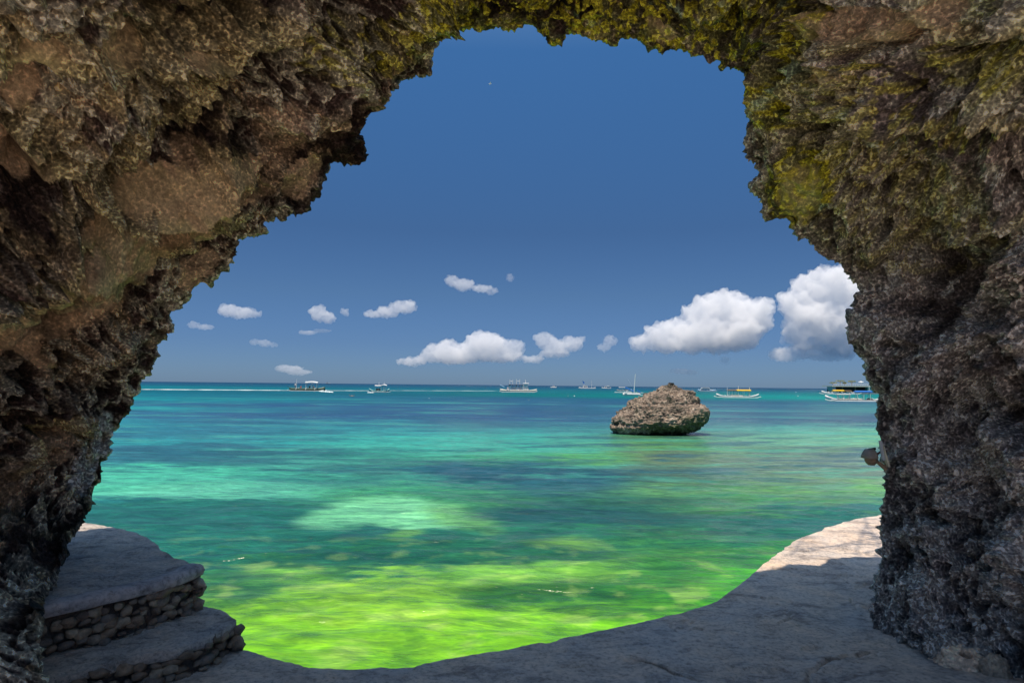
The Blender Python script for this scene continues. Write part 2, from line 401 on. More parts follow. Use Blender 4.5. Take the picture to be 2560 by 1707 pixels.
z = np.zeros(len(P)); mk = fade > 0
z[mk] = waves(P[mk]) * fade[mk]
# sea colour map: shallow bed, weed, and the arch's shadow painted in as dark patches
q3 = np.stack([P[:, 0], P[:, 1], P[:, 0] * 0], 1)
lw = np.sqrt(np.maximum(D.ravel(), 4))            # patch size grows with distance as the beds get wider
wxn = fbm(q3 * np.array([0.10, 0.16, 1]) , 5, 70); wyn = fbm(q3 * np.array([0.13, 0.2, 1]) + 31, 5, 75)
PX = 1280 + F * P[:, 0] / P[:, 1]; VV = 2.6 * F / P[:, 1]
fx = np.stack([P[:, 0] / P[:, 1] * 9, VV / 30.0, np.zeros(len(P))], 1)
ripple = fbm(np.stack([P[:, 0] / P[:, 1] * 14, np.log(P[:, 1]) * 34, np.zeros(len(P))], 1), 5, 90)
rip2 = fbm(np.stack([P[:, 0] / P[:, 1] * 5, np.log(P[:, 1]) * 13, np.zeros(len(P))], 1), 5, 95)
vw = VV * (1 + 0.06 * rip2 + 0.13 * ripple + 0.10 * wyn * np.minimum(1, 60 / P[:, 1]))
xw = PX + 70 * wxn + 110 * rip2
C = table(vw, xw)
def blob(cx, cy, rx, ry, ang=0, soft=0.35):
    v0 = cy - hor(cx); dx = (PX + 30 * wxn + 25 * rip2 - cx); dv = (VV * (1 + .02 * rip2 + 0.025 * ripple) - v0)
    c, s_ = math.cos(R(ang)), math.sin(R(ang)); a = (dx * c + dv * s_) / rx; b = (-dx * s_ + dv * c) / ry
    d = np.sqrt(a * a + b * b) + 0.22 * ripple + 0.12 * wyn
    return sstep(1 + soft, 1 - soft, d)[:, None]
def lay(col, mk_, op=1.0):
    global C; C = C * (1 - mk_ * op) + lin(col) * mk_ * op
lay((30, 108, 88), blob(600, 1345, 560, 88, 2, .16), .85)  # broad dark patches: the arch's shadow on the sea, painted into its colour
lay((34, 104, 84), blob(1250, 1345, 330, 60, 3, .4), .6)
lay((128, 222, 156), blob(1000, 1280, 175, 38, 4, .22), .95)
lay((120, 214, 150), blob(860, 1292, 110, 26, -8, .4), .85)
lay((108, 180, 92), blob(1150, 1292, 90, 26, 12, .5), .8)
lay((110, 178, 60), blob(720, 1432, 120, 30, 0, .5), .8)
lay((136, 190, 62), blob(1390, 1428, 190, 34, -4, .5), .8)
lay((120, 176, 60), blob(1410, 1362, 90, 12, 0, .5), .6)
lay((112, 178, 66), blob(1010, 1340, 50, 12, -8, .5), .6)
lay((26, 96, 34), blob(1360, 1480, 230, 34, -3, .4), .85)  # dark green bands from here: painted shade across the lime shallows
lay((26, 98, 62), blob(1180, 1385, 460, 30, 3, .35), .85)
lay((24, 92, 58), blob(860, 1400, 240, 26, 0, .35), .7)
lay((120, 196, 62), blob(1330, 1432, 230, 22, -4, .3), .8)
lay((26, 96, 66), blob(600, 1470, 130, 40, 0, .4), .7)
lay((44, 124, 50), blob(1620, 1440, 150, 40, -10, .5), .5)
lay((28, 84, 88), blob(1330, 1190, 260, 26, 0, .4), .85)
lay((26, 82, 78), blob(1500, 1290, 330, 26, 0, .4), .8)
lay((30, 92, 92), blob(700, 1130, 200, 12, 0, .4), .6)
lay((26, 86, 74), blob(1560, 1255, 260, 18, -2, .4), .7)
lay((104, 208, 166), blob(560, 1225, 260, 20, -2, .4), .7)
lay((44, 100, 100), blob(1420, 1218, 130, 26, 0, .5), .6)
lay((86, 180, 60), blob(1480, 1145, 110, 18, 0, .6), .6)
lay((46, 84, 104), blob(1180, 1062, 260, 9, 0, .5), .6)
lay((44, 86, 116), blob(900, 1030, 420, 13, 0, .5), .5)
streak = fbm(np.stack([P[:, 0] / P[:, 1] * 20, np.log(P[:, 1]) * 75, np.zeros(len(P))], 1), 4, 97)
far_m = sstep(25, 45, VV) * sstep(300, 200, VV)
C = C * (1 - (.7 * far_m * sstep(.05, .38, rip2 + .35 * ripple + .2 * streak))[:, None]) + lin((30, 92, 102)) * (.7 * far_m * sstep(.05, .38, rip2 + .35 * ripple + .2 * streak))[:, None]
C = C * (1 - (.5 * far_m * sstep(-.1, -.42, rip2 + .35 * ripple + .2 * streak))[:, None]) + lin((84, 196, 160)) * (.5 * far_m * sstep(-.1, -.42, rip2 + .35 * ripple + .2 * streak))[:, None]
C *= (1 + 0.26 * ripple + 0.12 * rip2 + .14 * streak)[:, None]
bedn = fbm(q3 * np.array([1.6, 1.9, 1]), 5, 122)
C = C * (1 - (.3 * sstep(13, 8, D.ravel()) * sstep(.1, .45, bedn))[:, None]) + lin((178, 214, 110)) * (.35 * sstep(13, 8, D.ravel()) * sstep(.1, .45, bedn))[:, None]
C = C * (1 - (.5 * sstep(13, 8, D.ravel()) * sstep(-.15, -.5, bedn))[:, None]) + lin((50, 120, 30)) * (.5 * sstep(13, 8, D.ravel()) * sstep(-.15, -.5, bedn))[:, None] * (1 + 0.22 * sstep(15, 5, D.ravel()) * fbm(q3 * np.array([3.0, 3.8, 1]), 5, 120))[:, None]
C[:, 0] *= 1 - .25 * sstep(200, 60, VV); C[:, 1] *= 1 - .12 * sstep(200, 60, VV)
C = np.clip(C, 0.002, 1)
ALB = 0.64
m, t, p = new_mat('sea_water')
a = N(t, 'ShaderNodeVertexColor', layer_name='tone'); g = N(t, 'ShaderNodeNewGeometry')
t.links.new(mixc(t, a.outputs[0], (ALB,) * 3), p.inputs['Base Color'])
p.inputs['IOR'].default_value = 1.33; p.inputs['Specular IOR Level'].default_value = 0.30
ro = N(t, 'ShaderNodeAttribute', attribute_name='rough'); t.links.new(ro.outputs['Fac'], p.inputs['Roughness'])
mp = N(t, 'ShaderNodeMapping'); mp.inputs['Scale'].default_value = (0.45, 1.0, 1); mp.inputs['Rotation'].default_value = (0, 0, R(-8))
t.links.new(g.outputs['Position'], mp.inputs[0])
n1 = noise_node(t, 1.5, 5, 0.6, mp.outputs[0], 0.3); n2 = noise_node(t, 7.0, 3, 0.6, mp.outputs[0], 0.2); n3 = noise_node(t, 0.3, 4, 0.6, mp.outputs[0])
mp2 = N(t, 'ShaderNodeMapping'); mp2.inputs['Scale'].default_value = (0.35, 1.0, 1); mp2.inputs['Rotation'].default_value = (0, 0, R(6)); t.links.new(g.outputs['Position'], mp2.inputs[0])
n4 = noise_node(t, 2.6, 6, 0.68, mp2.outputs[0], 0.7); n5 = noise_node(t, 9.0, 4, 0.65, mp2.outputs[0], 0.5)
r4 = ramp(t, n4.outputs[0], [(.36, (.62, .66, .74)), (.5, (1, 1, 1)), (.64, (1.5, 1.34, 1.4))]); r5 = ramp(t, n5.outputs[0], [(.36, (.74, .78, .82)), (.5, (1, 1, 1)), (.64, (1.35, 1.25, 1.3))])  # light focused by the waves, painted as ripples into the water colour
wc = mixc(t, a.outputs[0], (ALB,) * 3); wc = mixc(t, wc, r4.outputs[0], .85); wc = mixc(t, wc, r5.outputs[0], .8); t.links.new(wc, p.inputs['Base Color'])
b = bump(t, n3.outputs[0], 0.5, 0.8); b = bump(t, n1.outputs[0], .8, 0.22, b); b = bump(t, n2.outputs[0], .55, 0.03, b)
sp_ = N(t, 'ShaderNodeMapRange'); t.links.new(ro.outputs['Fac'], sp_.inputs[0]); sp_.inputs[1].default_value = .25; sp_.inputs[2].default_value = .38; sp_.inputs[3].default_value = .6; sp_.inputs[4].default_value = .05; t.links.new(sp_.outputs[0], p.inputs['Specular IOR Level'])
t.links.new(b, p.inputs['Normal'])
P[:, 2] = WATER + z
wt = link('water', np_mesh('water', P, grid_quads(*D.shape, flip=True), cols=C, attrs={'rough': .25 + .13 * sstep(20, 160, D.ravel())}), m); tag(wt, kind='structure')

print('water', time.time() - T0)
# ------------------------------------------------------------------ rock arch
OUT = [(80, 2500, 2.7), (88, 2000, 2.75), (96, 1800, 2.8), (99, 1704), (94, 1679), (98, 1656), (94, 1630), (86, 1601), (89, 1565), (94, 1543), (94, 1523), (108, 1488),
 (126, 1465), (142, 1439), (144, 1410), (155, 1407), (162, 1394), (174, 1371), (167, 1358), (171, 1342), (188, 1326), (204, 1307),
 (210, 1288), (228, 1262), (232, 1240), (241, 1210), (257, 1194), (253, 1167), (261, 1148), (281, 1130), (277, 1116), (280, 1093),
 (291, 1071), (305, 1062), (308, 1046), (328, 1034), (331, 1007), (344, 991), (353, 963), (366, 937), (385, 921), (393, 899),
 (396, 883), (395, 867), (407, 846), (430, 832), (425, 808), (433, 786), (452, 767), (478, 738), (497, 713), (527, 706),
 (548, 687), (573, 658), (597, 639), (600, 591), (621, 587), (656, 591), (671, 574), (653, 558), (669, 553), (694, 542), (717, 551),
 (731, 536), (739, 547), (761, 531), (781, 508), (800, 483), (812, 448), (824, 412), (853, 411), (879, 418), (898, 415), (912, 403), (907, 389),
 (909, 364), (898, 341), (887, 322), (910, 290), (907, 281), (923, 271), (926, 252), (939, 236), (960, 234), (965, 245), (997, 226),
 (990, 204), (1019, 203), (1038, 195), (1060, 191), (1079, 195), (1078, 169), (1068, 145), (1089, 118), (1092, 104), (1111, 94), (1134, 88),
 (1156, 75), (1178, 75), (1188, 79), (1201, 69), (1223, 78), (1252, 75), (1270, 85), (1297, 78), (1319, 65), (1348, 65), (1354, 91),
 (1376, 94), (1382, 115), (1405, 102), (1418, 85), (1443, 88), (1478, 100), (1510, 105), (1539, 117), (1558, 100), (1596, 102), (1612, 124),
 (1654, 131), (1698, 126), (1734, 136), (1759, 145), (1775, 159), (1785, 150), (1804, 156), (1807, 167), (1842, 180), (1867, 195), (1864, 214),
 (1856, 230), (1869, 252), (1863, 284), (1874, 303), (1861, 326), (1874, 336), (1865, 365), (1863, 399), (1869, 410), (1892, 404), (1895, 424), (1922, 427),
 (1918, 443), (1899, 445), (1873, 471), (1895, 498), (1909, 540), (1934, 548), (1972, 557), (1980, 575), (1993, 601), (2014, 594), (2025, 615),
 (2056, 644), (2098, 667), (2118, 702), (2140, 712), (2140, 728), (2126, 737), (2135, 772), (2119, 784), (2116, 825), (2118, 853), (2135, 860), (2140, 888),
 (2158, 891), (2161, 912), (2158, 937), (2175, 961), (2197, 982), (2188, 997), (2186, 1025), (2189, 1056), (2189, 1084), (2199, 1104),
 (2203, 1145), (2206, 1191), (2210, 1249), (2197, 1282), (2197, 1319), (2202, 1340), (2193, 1423), (2185, 1481), (2177, 1518),
 (2179, 1547), (2178, 1600), (2176, 1700), (2172, 2100)]
def depth(pt):
    if len(pt) == 3: return pt[2]
    x, y = pt
    if x < 1150:
        return float(np.interp(y, [0, 400, 900, 1200, 1300, 1410, 1520, 1704], [4.8, 4.95, 5.1, 4.95, 4.6, 4.0, 3.25, 2.85]))
    return float(np.interp(y, [60, 300, 900, 1300, 1547, 2100], [4.8, 4.85, 4.85, 4.85, 4.72, 4.7]))
O3 = np.array([[p_[0], p_[1], depth(p_)] for p_ in OUT], float)
# resample in pixel space
NT = 1750
d = np.r_[0, np.cumsum(np.linalg.norm(np.diff(O3[:, :2], axis=0), axis=1))]
wgt = np.interp(d, [0, d[3], d[-3], d[-1]], [0, d[3] * 0.35, d[3] * 0.35 + d[-3] - d[3], d[3] * 0.35 + d[-3] - d[3] + (d[-1] - d[-3]) * 0.35])
tt = np.linspace(0, wgt[-1], NT)
O = np.stack([np.interp(tt, wgt, O3[:, k]) for k in range(3)], 1)
def smooth1(a, n):
    k = np.exp(-np.linspace(-2.2, 2.2, 2 * n + 1) ** 2); k /= k.sum()
    return np.stack([np.convolve(np.pad(a[:, i], n, mode='edge'), k, 'valid') for i in range(a.shape[1])], 1)
O = smooth1(O, 2)
Os = smooth1(O, 85)
# shrink slightly: relief on the rim pushes the outline inwards
def to_world(o):
    d = np.outer((o[:, 0] - 1280) / F, CX) + np.outer(-(o[:, 1] - 853.5) / F, CY) + CF
    return d * (o[:, 2] / d[:, 1])[:, None] + np.array((0, 0, EYE))
Rj = to_world(O); Rs = to_world(Os)
ctr = np.array((0.0, EYE))
# screen ratio needed to leave the frame from each rim point
vx = Os[:, 0] - 1280; vy = Os[:, 1] - 963
qx = np.where(vx > 0, 1290 / np.maximum(vx, 1), 1290 / np.maximum(-vx, 1)); qy = np.where(vy < 0, 975 / np.maximum(-vy, 1), 760 / np.maximum(vy, 1))
qmax = np.clip(np.minimum(qx, qy), 1.05, 3.2) * 1.06
qmax = smooth1(qmax[:, None], 40)[:, 0]
wv = np.linspace(0, 4.2, 900)
gw = 1 + 0.45 * (1 - np.exp(-wv / 1.8))
NR = 330
W = np.zeros((NR, NT))
for j in range(NT):
    ratio = gw * Rs[j, 1] / np.maximum(Rs[j, 1] - wv, 0.25)
    W[:, j] = np.interp(np.linspace(1, qmax[j], NR), ratio, wv)
W = np.maximum.accumulate(W, 0)
def ringpos(wq, g, jag):      # wq: distance behind the rim towards the camera
    Rm = Rj[None] * jag[..., None] + Rs[None] * (1 - jag[..., None])
    out = np.empty(wq.shape + (3,))
    out[..., 0] = Rm[..., 0] * g; out[..., 2] = EYE + (Rm[..., 2] - EYE) * g; out[..., 1] = Rm[..., 1] - wq
    return out
inner = ringpos(W, 1 + 0.45 * (1 - np.exp(-W / 1.8)), 1 - sstep(0.0, 0.30, W))
# rows behind the frame to the landward mouth
back = []
wend = W[-1]; yend = Rs[:, 1] - wend
for q in (0.04, 0.1, 0.18, 0.28, 0.4, 0.55, 0.75, 1.0):
    wq = wend + (Rs[:, 1] - 0.9 - wend) * q
    back.append(ringpos(wq[None], (1 + 0.45 * (1 - np.exp(-wq / 1.8)))[None], np.zeros((1, NT)))[0])
outer = []
for (b_, a_) in ((0.02, 0.008), (0.045, 0.02), (0.075, 0.036), (0.11, 0.06), (0.15, 0.09), (0.19, 0.13), (0.22, 0.175), (0.24, 0.22), (0.24, 0.27), (0.2, 0.32), (0.1, 0.37), (-.1, .42)):
    r_side = sstep(0.9, 2.6, Rs[:, 0]); l_side = sstep(-0.5, -2.5, Rs[:, 0]); far_ = sstep(.2, .34, a_)
    bb_ = b_ + far_ * (1.35 * r_side - .20 - .15 * l_side)
    outer.append(ringpos(-bb_[None], np.full((1, NT), 1 + a_), np.full((1, NT), max(0, 1 - a_ * 4)))[0])
for (yq, a_) in ((3.9, .50), (3.3, .56), (2.7, .60), (2.1, .63), (1.5, .63), (1.1, .60), (.9, .53)):
    r0 = ringpos(np.zeros((1, NT)), np.full((1, NT), 1 + a_), np.zeros((1, NT)))[0]; r0[:, 1] = np.minimum(yq, r0[:, 1] - .25); outer.append(r0)
RK = np.concatenate([np.array(outer)[::-1], inner, np.array(back)], 0)
n_out = len(outer)
NRW = len(RK)
nrm = grid_normals(RK, 1)
mid = RK[n_out + 60, NT // 2]; 
if nrm[n_out + 60, NT // 2, 2] > 0: nrm = -nrm          # the vault must face down into the cave
V = RK.reshape(-1, 3); Nn = nrm.reshape(-1, 3)
PXr, PYr = project(V)
rowid = np.repeat(np.arange(NRW), NT); wq = np.concatenate([np.zeros((n_out, NT)), W, np.repeat(W[-1:], len(back), 0)], 0).ravel()
inv = sstep(0.0, 0.35, wq)                        # 0 on the rim, 1 inside
warp = np.stack([pn(V * 1.3, 1), pn(V * 1.3 + 7, 2), pn(V * 1.3 + 15, 3)], 1) * 0.25
Vw = V + warp
leftness = sstep(1350, 950, PXr); topness = sstep(420, 120, PYr)
strat = np.stack([V[:, 0] * 1.0, V[:, 1], V[:, 2] * 1.7], 1)
big = fbm(V * 0.75, 3, 101) * 0.34
g1, g2 = worley((V + warp * .8) * np.array([2.3, 2.3, 2.6]), 11); g3, g4 = worley((V + warp * .6 + 3) * 4.6, 12)
med = (g1 - .5) * .40 + (g3 - .5) * .13 * sstep(-.3, .3, pn(V * 1.1, 111)) + (ridg(Vw * 1.7, 3, 110) - 0.55) * 0.10
# ledges: overhanging lips running across the walls, each a polyline in the photo
def polyd(pts):
    P0 = np.array(pts, float); best = np.full(len(V), 1e9); sg = np.zeros(len(V))
    x, y = LX, LY
    for a_, b_ in zip(P0[:-1], P0[1:]):
        ab = b_ - a_; t_ = np.clip(((x - a_[0]) * ab[0] + (y - a_[1]) * ab[1]) / (ab @ ab), 0, 1)
        dx = x - a_[0] - t_ * ab[0]; dy = y - a_[1] - t_ * ab[1]; dd = np.hypot(dx, dy)
        cr_ = ab[0] * dy - ab[1] * dx
        u = dd < best; best = np.where(u, dd, best); sg = np.where(u, np.sign(cr_), sg)
    return best * sg              # positive below a line drawn left to right
ledge = np.zeros(len(V))
PXr, PYr = project(V + Nn * ((big + med) * inv)[:, None])
rimline = np.zeros(len(V)); LN = fbm(V * 3.5 + 20, 3, 143)
LX = PXr + 22 * pn(V * 5, 130) + 10 * pn(V * 13, 131); LY = PYr + 22 * pn(V * 5 + 5, 132) + 10 * pn(V * 13 + 5, 133)
HX = PXr + 14 * pn(V * 9, 141); HY = PYr + 14 * pn(V * 9 + 4, 142)
LEDGES = [([(-60, 745), (40, 700), (140, 660), (165, 600), (250, 560), (300, 520), (400, 540), (490, 540), (560, 480)], .16, 130),
          ([(-60, 860), (100, 780), (250, 720), (330, 690), (380, 640), (480, 630), (590, 560)], .10, 90),
          ([(0, 300), (60, 380), (150, 400), (220, 480), (215, 600)], .12, 90),
          ([(-60, 80), (60, 90), (150, 110), (300, 130), (480, 110), (560, 60)], .13, 90),
          ([(340, 230), (420, 200), (540, 170), (600, 110), (700, 90)], .10, 80),
          ([(300, 360), (380, 280), (470, 230), (520, 150)], .10, 90),
          ([(-40, 980), (120, 900), (260, 860), (350, 830)], -.06, 70),
          ([(60, 1180), (100, 1090), (150, 1060), (200, 1075)], .10, 60),
          ([(2040, 300), (2160, 290), (2240, 330), (2380, 290), (2620, 260)], .14, 110),
          ([(2160, 130), (2250, 90), (2330, 60), (2450, 90), (2620, 60)], .10, 80),
          ([(2060, 160), (2100, 215), (2160, 215), (2200, 150)], .08, 50),
          ([(2180, 660), (2300, 560), (2450, 600), (2620, 520)], .08, 120),
          ([(1080, 150), (1180, 110), (1260, 60)], .05, 40)]
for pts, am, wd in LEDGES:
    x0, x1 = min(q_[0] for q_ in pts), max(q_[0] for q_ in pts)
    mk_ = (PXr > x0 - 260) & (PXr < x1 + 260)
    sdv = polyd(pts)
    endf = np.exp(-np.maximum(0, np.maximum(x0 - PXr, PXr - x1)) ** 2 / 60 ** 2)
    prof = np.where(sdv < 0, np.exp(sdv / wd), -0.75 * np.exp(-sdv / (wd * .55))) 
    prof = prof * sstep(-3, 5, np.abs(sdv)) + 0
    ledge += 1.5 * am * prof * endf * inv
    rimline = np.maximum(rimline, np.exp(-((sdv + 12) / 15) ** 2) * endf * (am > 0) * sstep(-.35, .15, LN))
# deep pockets
for (hx, hy, rx, ry, dp) in ((2405, 1392, 34, 24, .30), (2452, 1366, 16, 42, .24), (2545, 1062, 40, 60, .3), (2330, 1000, 22, 40, .10), (2280, 905, 30, 50, .12),
                             (130, 1075, 40, 26, .22), (370, 185, 40, 26, .18), (250, 430, 30, 20, .08), (2260, 560, 70, 60, .14), (2300, 420, 90, 40, .12),
                             (60, 640, 50, 40, .08), (2160, 360, 60, 60, .10), (2480, 800, 40, 60, .12), (2290, 760, 40, 60, .08), (2440, 470, 60, 40, .1),
                             (2220, 880, 26, 40, .08), (40, 1250, 40, 50, .1), (2500, 1250, 50, 40, .06), (600, 300, 60, 40, .06), (450, 330, 60, 50, .07)):
    x, y = HX, HY
    dd = ((x - hx) / rx) ** 2 + ((y - hy) / ry) ** 2
    ledge -= dp * np.exp(-dd ** 1.5) * inv
# smooth creamy faces (little pitting) against spongy dark rock
nsm = fbm(V * 0.9 + 3, 4, 150)
MX = PXr + 38 * nsm + 16 * pn(V * 6, 151); MY = PYr + 38 * pn(V * 1.1 + 9, 152) + 16 * pn(V * 6 + 3, 153)
def pm(cx, cy, rx, ry, ang=0, e=1.0):
    x = MX - cx; y = MY - cy; c, s_ = math.cos(R(ang)), math.sin(R(ang))
    return sstep(1.10, 0.90, np.sqrt(((x * c + y * s_) / rx) ** 2 + ((-x * s_ + y * c) / ry) ** 2)) * e
cream = np.maximum.reduce([pm(330, 620, 250, 66, -24), pm(90, 800, 210, 70, -28), pm(560, 420, 120, 46, -30, .7), pm(700, 330, 60, 90, 20, .4), pm(120, 770, 230, 90, -20), pm(400, 470, 170, 66, 12), pm(230, 560, 60, 60), pm(545, 505, 34, 28),
    pm(40, 170, 60, 60), pm(60, 60, 70, 40), pm(270, 60, 60, 40), pm(450, 70, 50, 20), pm(30, 380, 50, 50), pm(600, 470, 110, 40, -10, .6),
    pm(500, 400, 90, 60, 30, .5), pm(75, 880, 34, 40), pm(120, 1130, 50, 60, 0, .6), pm(20, 1260, 60, 90, 0, .5), pm(2140, 60, 170, 45, 0, .75), pm(2080, 190, 30, 30, 0, .8),
    pm(2260, 60, 60, 50, -30, .7), pm(2390, 30, 80, 40, 0, .7), pm(1995, 490, 60, 60, 0, .9), pm(1660, 80, 50, 26, 30, .8), pm(500, 690, 60, 30, -30, .6), pm(760, 440, 40, 80, 25, .8)])
cream = cream * sstep(-0.60, -0.42, fbm(V * 2.6 + 40, 5, 160) + 0.15 * (cream > .8)) 
rough = 1 - 0.85 * cream
# spongy relief
V2 = Vw + np.stack([pn(V * 7, 5), pn(V * 7 + 4, 6), pn(V * 7 + 9, 7)], 1) * 0.045
f1, f2 = worley(V2 * np.array([9.0, 9.0, 7.6]), 1)
pit1 = np.clip(f2 - f1, 0, .6)                     # 0 on the walls between pits
f1b, f2b = worley((Vw + np.stack([pn(V * 16, 8), pn(V * 16 + 4, 9), pn(V * 16 + 9, 10)], 1) * 0.02) * 24, 2)
pit2 = np.clip(f2b - f1b, 0, .6)
sp1 = np.clip(f1 * 1.25, 0, 1.1) ** 1.7; sp2 = np.clip(f1b * 1.25, 0, 1.1) ** 1.6
sm = ridg(V * 9.0, 3, 170) - 0.5
patch = sstep(-.25, .35, fbm(V * 1.6, 3, 175))
spongy = (0.085 * (sp1 - .3) * (0.45 + 0.55 * patch) + 0.070 * (sp2 - .3) + 0.03 * sm + .03) * rough
fine = fbm(V * 34, 3, 180) * 0.012 * (0.4 + 0.6 * rough) + cream * fbm(V * 6, 5, 185) * 0.055
hgt = (big + med * (1 - .45 * cream)) * inv + ledge + spongy * (0.45 + 0.55 * inv) - 0.045 * (1 - inv) + fine
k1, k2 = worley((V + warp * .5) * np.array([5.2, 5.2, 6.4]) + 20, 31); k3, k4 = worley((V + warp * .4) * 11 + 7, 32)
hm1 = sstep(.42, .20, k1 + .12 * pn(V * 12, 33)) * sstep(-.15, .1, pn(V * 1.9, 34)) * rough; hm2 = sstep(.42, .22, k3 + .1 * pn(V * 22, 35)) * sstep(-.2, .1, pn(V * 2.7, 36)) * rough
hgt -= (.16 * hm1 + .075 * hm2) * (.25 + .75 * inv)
outmask = rowid < n_out - 12
hgt = np.where(rowid < n_out, spongy * .6 - .03 + 0.5 * big * sstep(n_out, n_out - 12, rowid), hgt)
far_back = sstep(n_out + NR - 1, NRW - 1, rowid.astype(float))
hgt = hgt * (1 - 0.3 * far_back)
V3 = V + Nn * hgt[:, None]
tv = np.stack([pn(V * 5.5, 191), pn(V * 5.5 + 3, 192), pn(V * 5.5 + 8, 193)], 1) * 0.035 + np.stack([pn(V * 14, 194), pn(V * 14 + 3, 195), pn(V * 14 + 8, 196)], 1) * 0.014
V3 += tv * (rough * (0.35 + 0.65 * inv))[:, None]
# colours of the stone
n_a = fbm(V * 3.1, 5, 200); n_b = fbm(V * 9.0 + 5, 5, 205); n_c = fbm(V * 1.2 + 50, 3, 210); n_d = fbm(V * 26, 3, 215)
def mixn(A_, B_, f):
    return A_ * (1 - f[:, None]) + np.asarray(B_) * f[:, None]
Cc = np.tile(np.array((0.062, 0.040, 0.034)), (len(V), 1))
Cc = mixn(Cc, (0.18, 0.128, 0.08), sstep(.05, .45, n_a))
Cc = mixn(Cc, (0.34, 0.26, 0.16), sstep(.25, .6, n_b + .4 * n_a))
Cc = Cc * (1 - .30 * sstep(.1, -.3, n_c))[:, None] * .88
rightness = sstep(1500, 2150, PXr)
Rr = np.tile(np.array((0.12, 0.095, 0.09)), (len(V), 1))
Rr = mixn(Rr, (0.19, 0.165, 0.145), sstep(-.2, .3, n_a)); Rr = mixn(Rr, (0.28, 0.27, 0.245), sstep(.1, .5, n_b + .3 * n_a))
Rr = mixn(Rr, (0.20, 0.20, 0.09), sstep(.0, .5, n_c + .5 * n_b) * sstep(900, 300, PYr) * .8)
Cc = Cc * (1 - rightness[:, None]) + Rr * rightness[:, None]
pale = (sp1 * .5 + sp2 * .6) * 1.15
Cc = mixn(Cc, (0.33, 0.30, 0.23), sstep(.5, .9, pale) * .85 * (1 - cream) * (1 - rightness * .2) * sstep(-.3, .2, n_c))
Cc = mixn(Cc, (0.37, 0.26, 0.165), cream * .97)
Cc = mixn(Cc, (0.24, 0.165, 0.105), cream * sstep(0, .4, n_a))
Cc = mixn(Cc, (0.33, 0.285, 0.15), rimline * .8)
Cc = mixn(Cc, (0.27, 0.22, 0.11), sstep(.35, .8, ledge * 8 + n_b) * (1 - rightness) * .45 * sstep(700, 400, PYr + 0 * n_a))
# white lime streak low on the left rim
wp = pm(238, 1080, 26, 60, 8) ; wp = np.maximum(wp, pm(215, 1165, 36, 75, 12)); wp = np.maximum(wp, pm(262, 1110, 14, 50, 8))
strk = fbm(V * np.array([14, 14, 3.0]), 4, 220)
Cc = mixn(Cc, (0.33, 0.34, 0.34), wp * sstep(-.5, -.15, strk))
# moss and algae on the vault and the upper right
n_m = fbm(V * 19, 4, 216)
ms = np.maximum.reduce([pm(2350, 300, 300, 60, 0, .45), pm(2300, 560, 260, 120, 0, .25), pm(1900, 60, 160, 120, 0, 1), pm(1300, 30, 260, 90, 0), pm(1600, 60, 260, 110, 4), pm(1800, 80, 160, 120), pm(1960, 120, 90, 150), pm(1930, 250, 90, 90), pm(1990, 470, 90, 90), pm(1040, 60, 90, 70, -30, .6), pm(960, 150, 70, 50, -30, .6),
    pm(2480, 130, 160, 60, 0, .5), pm(2200, 210, 160, 60, 0, .5), pm(2200, 420, 200, 60, 0, .3), pm(900, 130, 160, 90, 0, .35), pm(1450, 80, 300, 60)])
Cc = mixn(Cc, (0.10, 0.10, 0.025), ms * sstep(-.5, .1, n_c + .5 * n_b) * .8)
Cc = mixn(Cc, (0.44, 0.40, 0.035), ms * sstep(.0, .22, n_m + .18 * n_a) * .9 * (1 - .6 * cream))
Cc = mixn(Cc, (0.17, 0.22, 0.15), (1 - cream) * sstep(.30, .62, fbm(V * 5 + 70, 4, 230)) * (ms * .8 + .35 * sstep(2000, 2200, PXr) * sstep(700, 300, PYr) + .10 * sstep(300, 100, PYr)))
lg = sstep(.25, .6, fbm(V * 4 + 90, 4, 240)) * sstep(1100, 500, PYr)
Cc = mixn(Cc, (0.22, 0.18, 0.09), lg * .25 * (1 - cream))
Cc = Cc * (1 + .35 * n_d + .2 * n_b)[:, None] * 2.2
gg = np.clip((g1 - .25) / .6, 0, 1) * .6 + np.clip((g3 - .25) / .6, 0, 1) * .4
Cc *= ((.62 + 1.05 * gg ** 1.3) * (1 - .3 * cream * (1 - rightness)))[:, None] * 1.12  # relief shade painted in: hollows darker, ridges paler
Cc *= (1 - .45 * np.maximum(hm1, hm2 * .8))[:, None]          # shade painted into the pockets
lum_ = Cc.mean(1, keepdims=True); Cc *= np.clip(lum_ / .26, .2, 3) ** .45
gr_ = rightness * sstep(500, 900, PYr) * .6; Cc = Cc * (1 - gr_[:, None]) + (Cc.mean(1, keepdims=True) * np.array((1.0, .97, .98))) * gr_[:, None]
Cc *= np.minimum(1, .66 / Cc.max(1, keepdims=True)); Cc = np.clip(Cc, 0.012, .8)
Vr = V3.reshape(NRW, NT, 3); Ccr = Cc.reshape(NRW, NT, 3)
arch = empty('rock_arch', (0, 4.8, 0))
tag(arch, 'massive jagged limestone arch framing the sea, yellow-green moss on its top', 'rock arch')
js1 = int(np.argmin(np.abs(O[:, 0] - 1100) + 10 * (O[:, 1] > 300))); js2 = int(np.argmin(np.hypot(O[:, 0] - 1867, O[:, 1] - 200)))
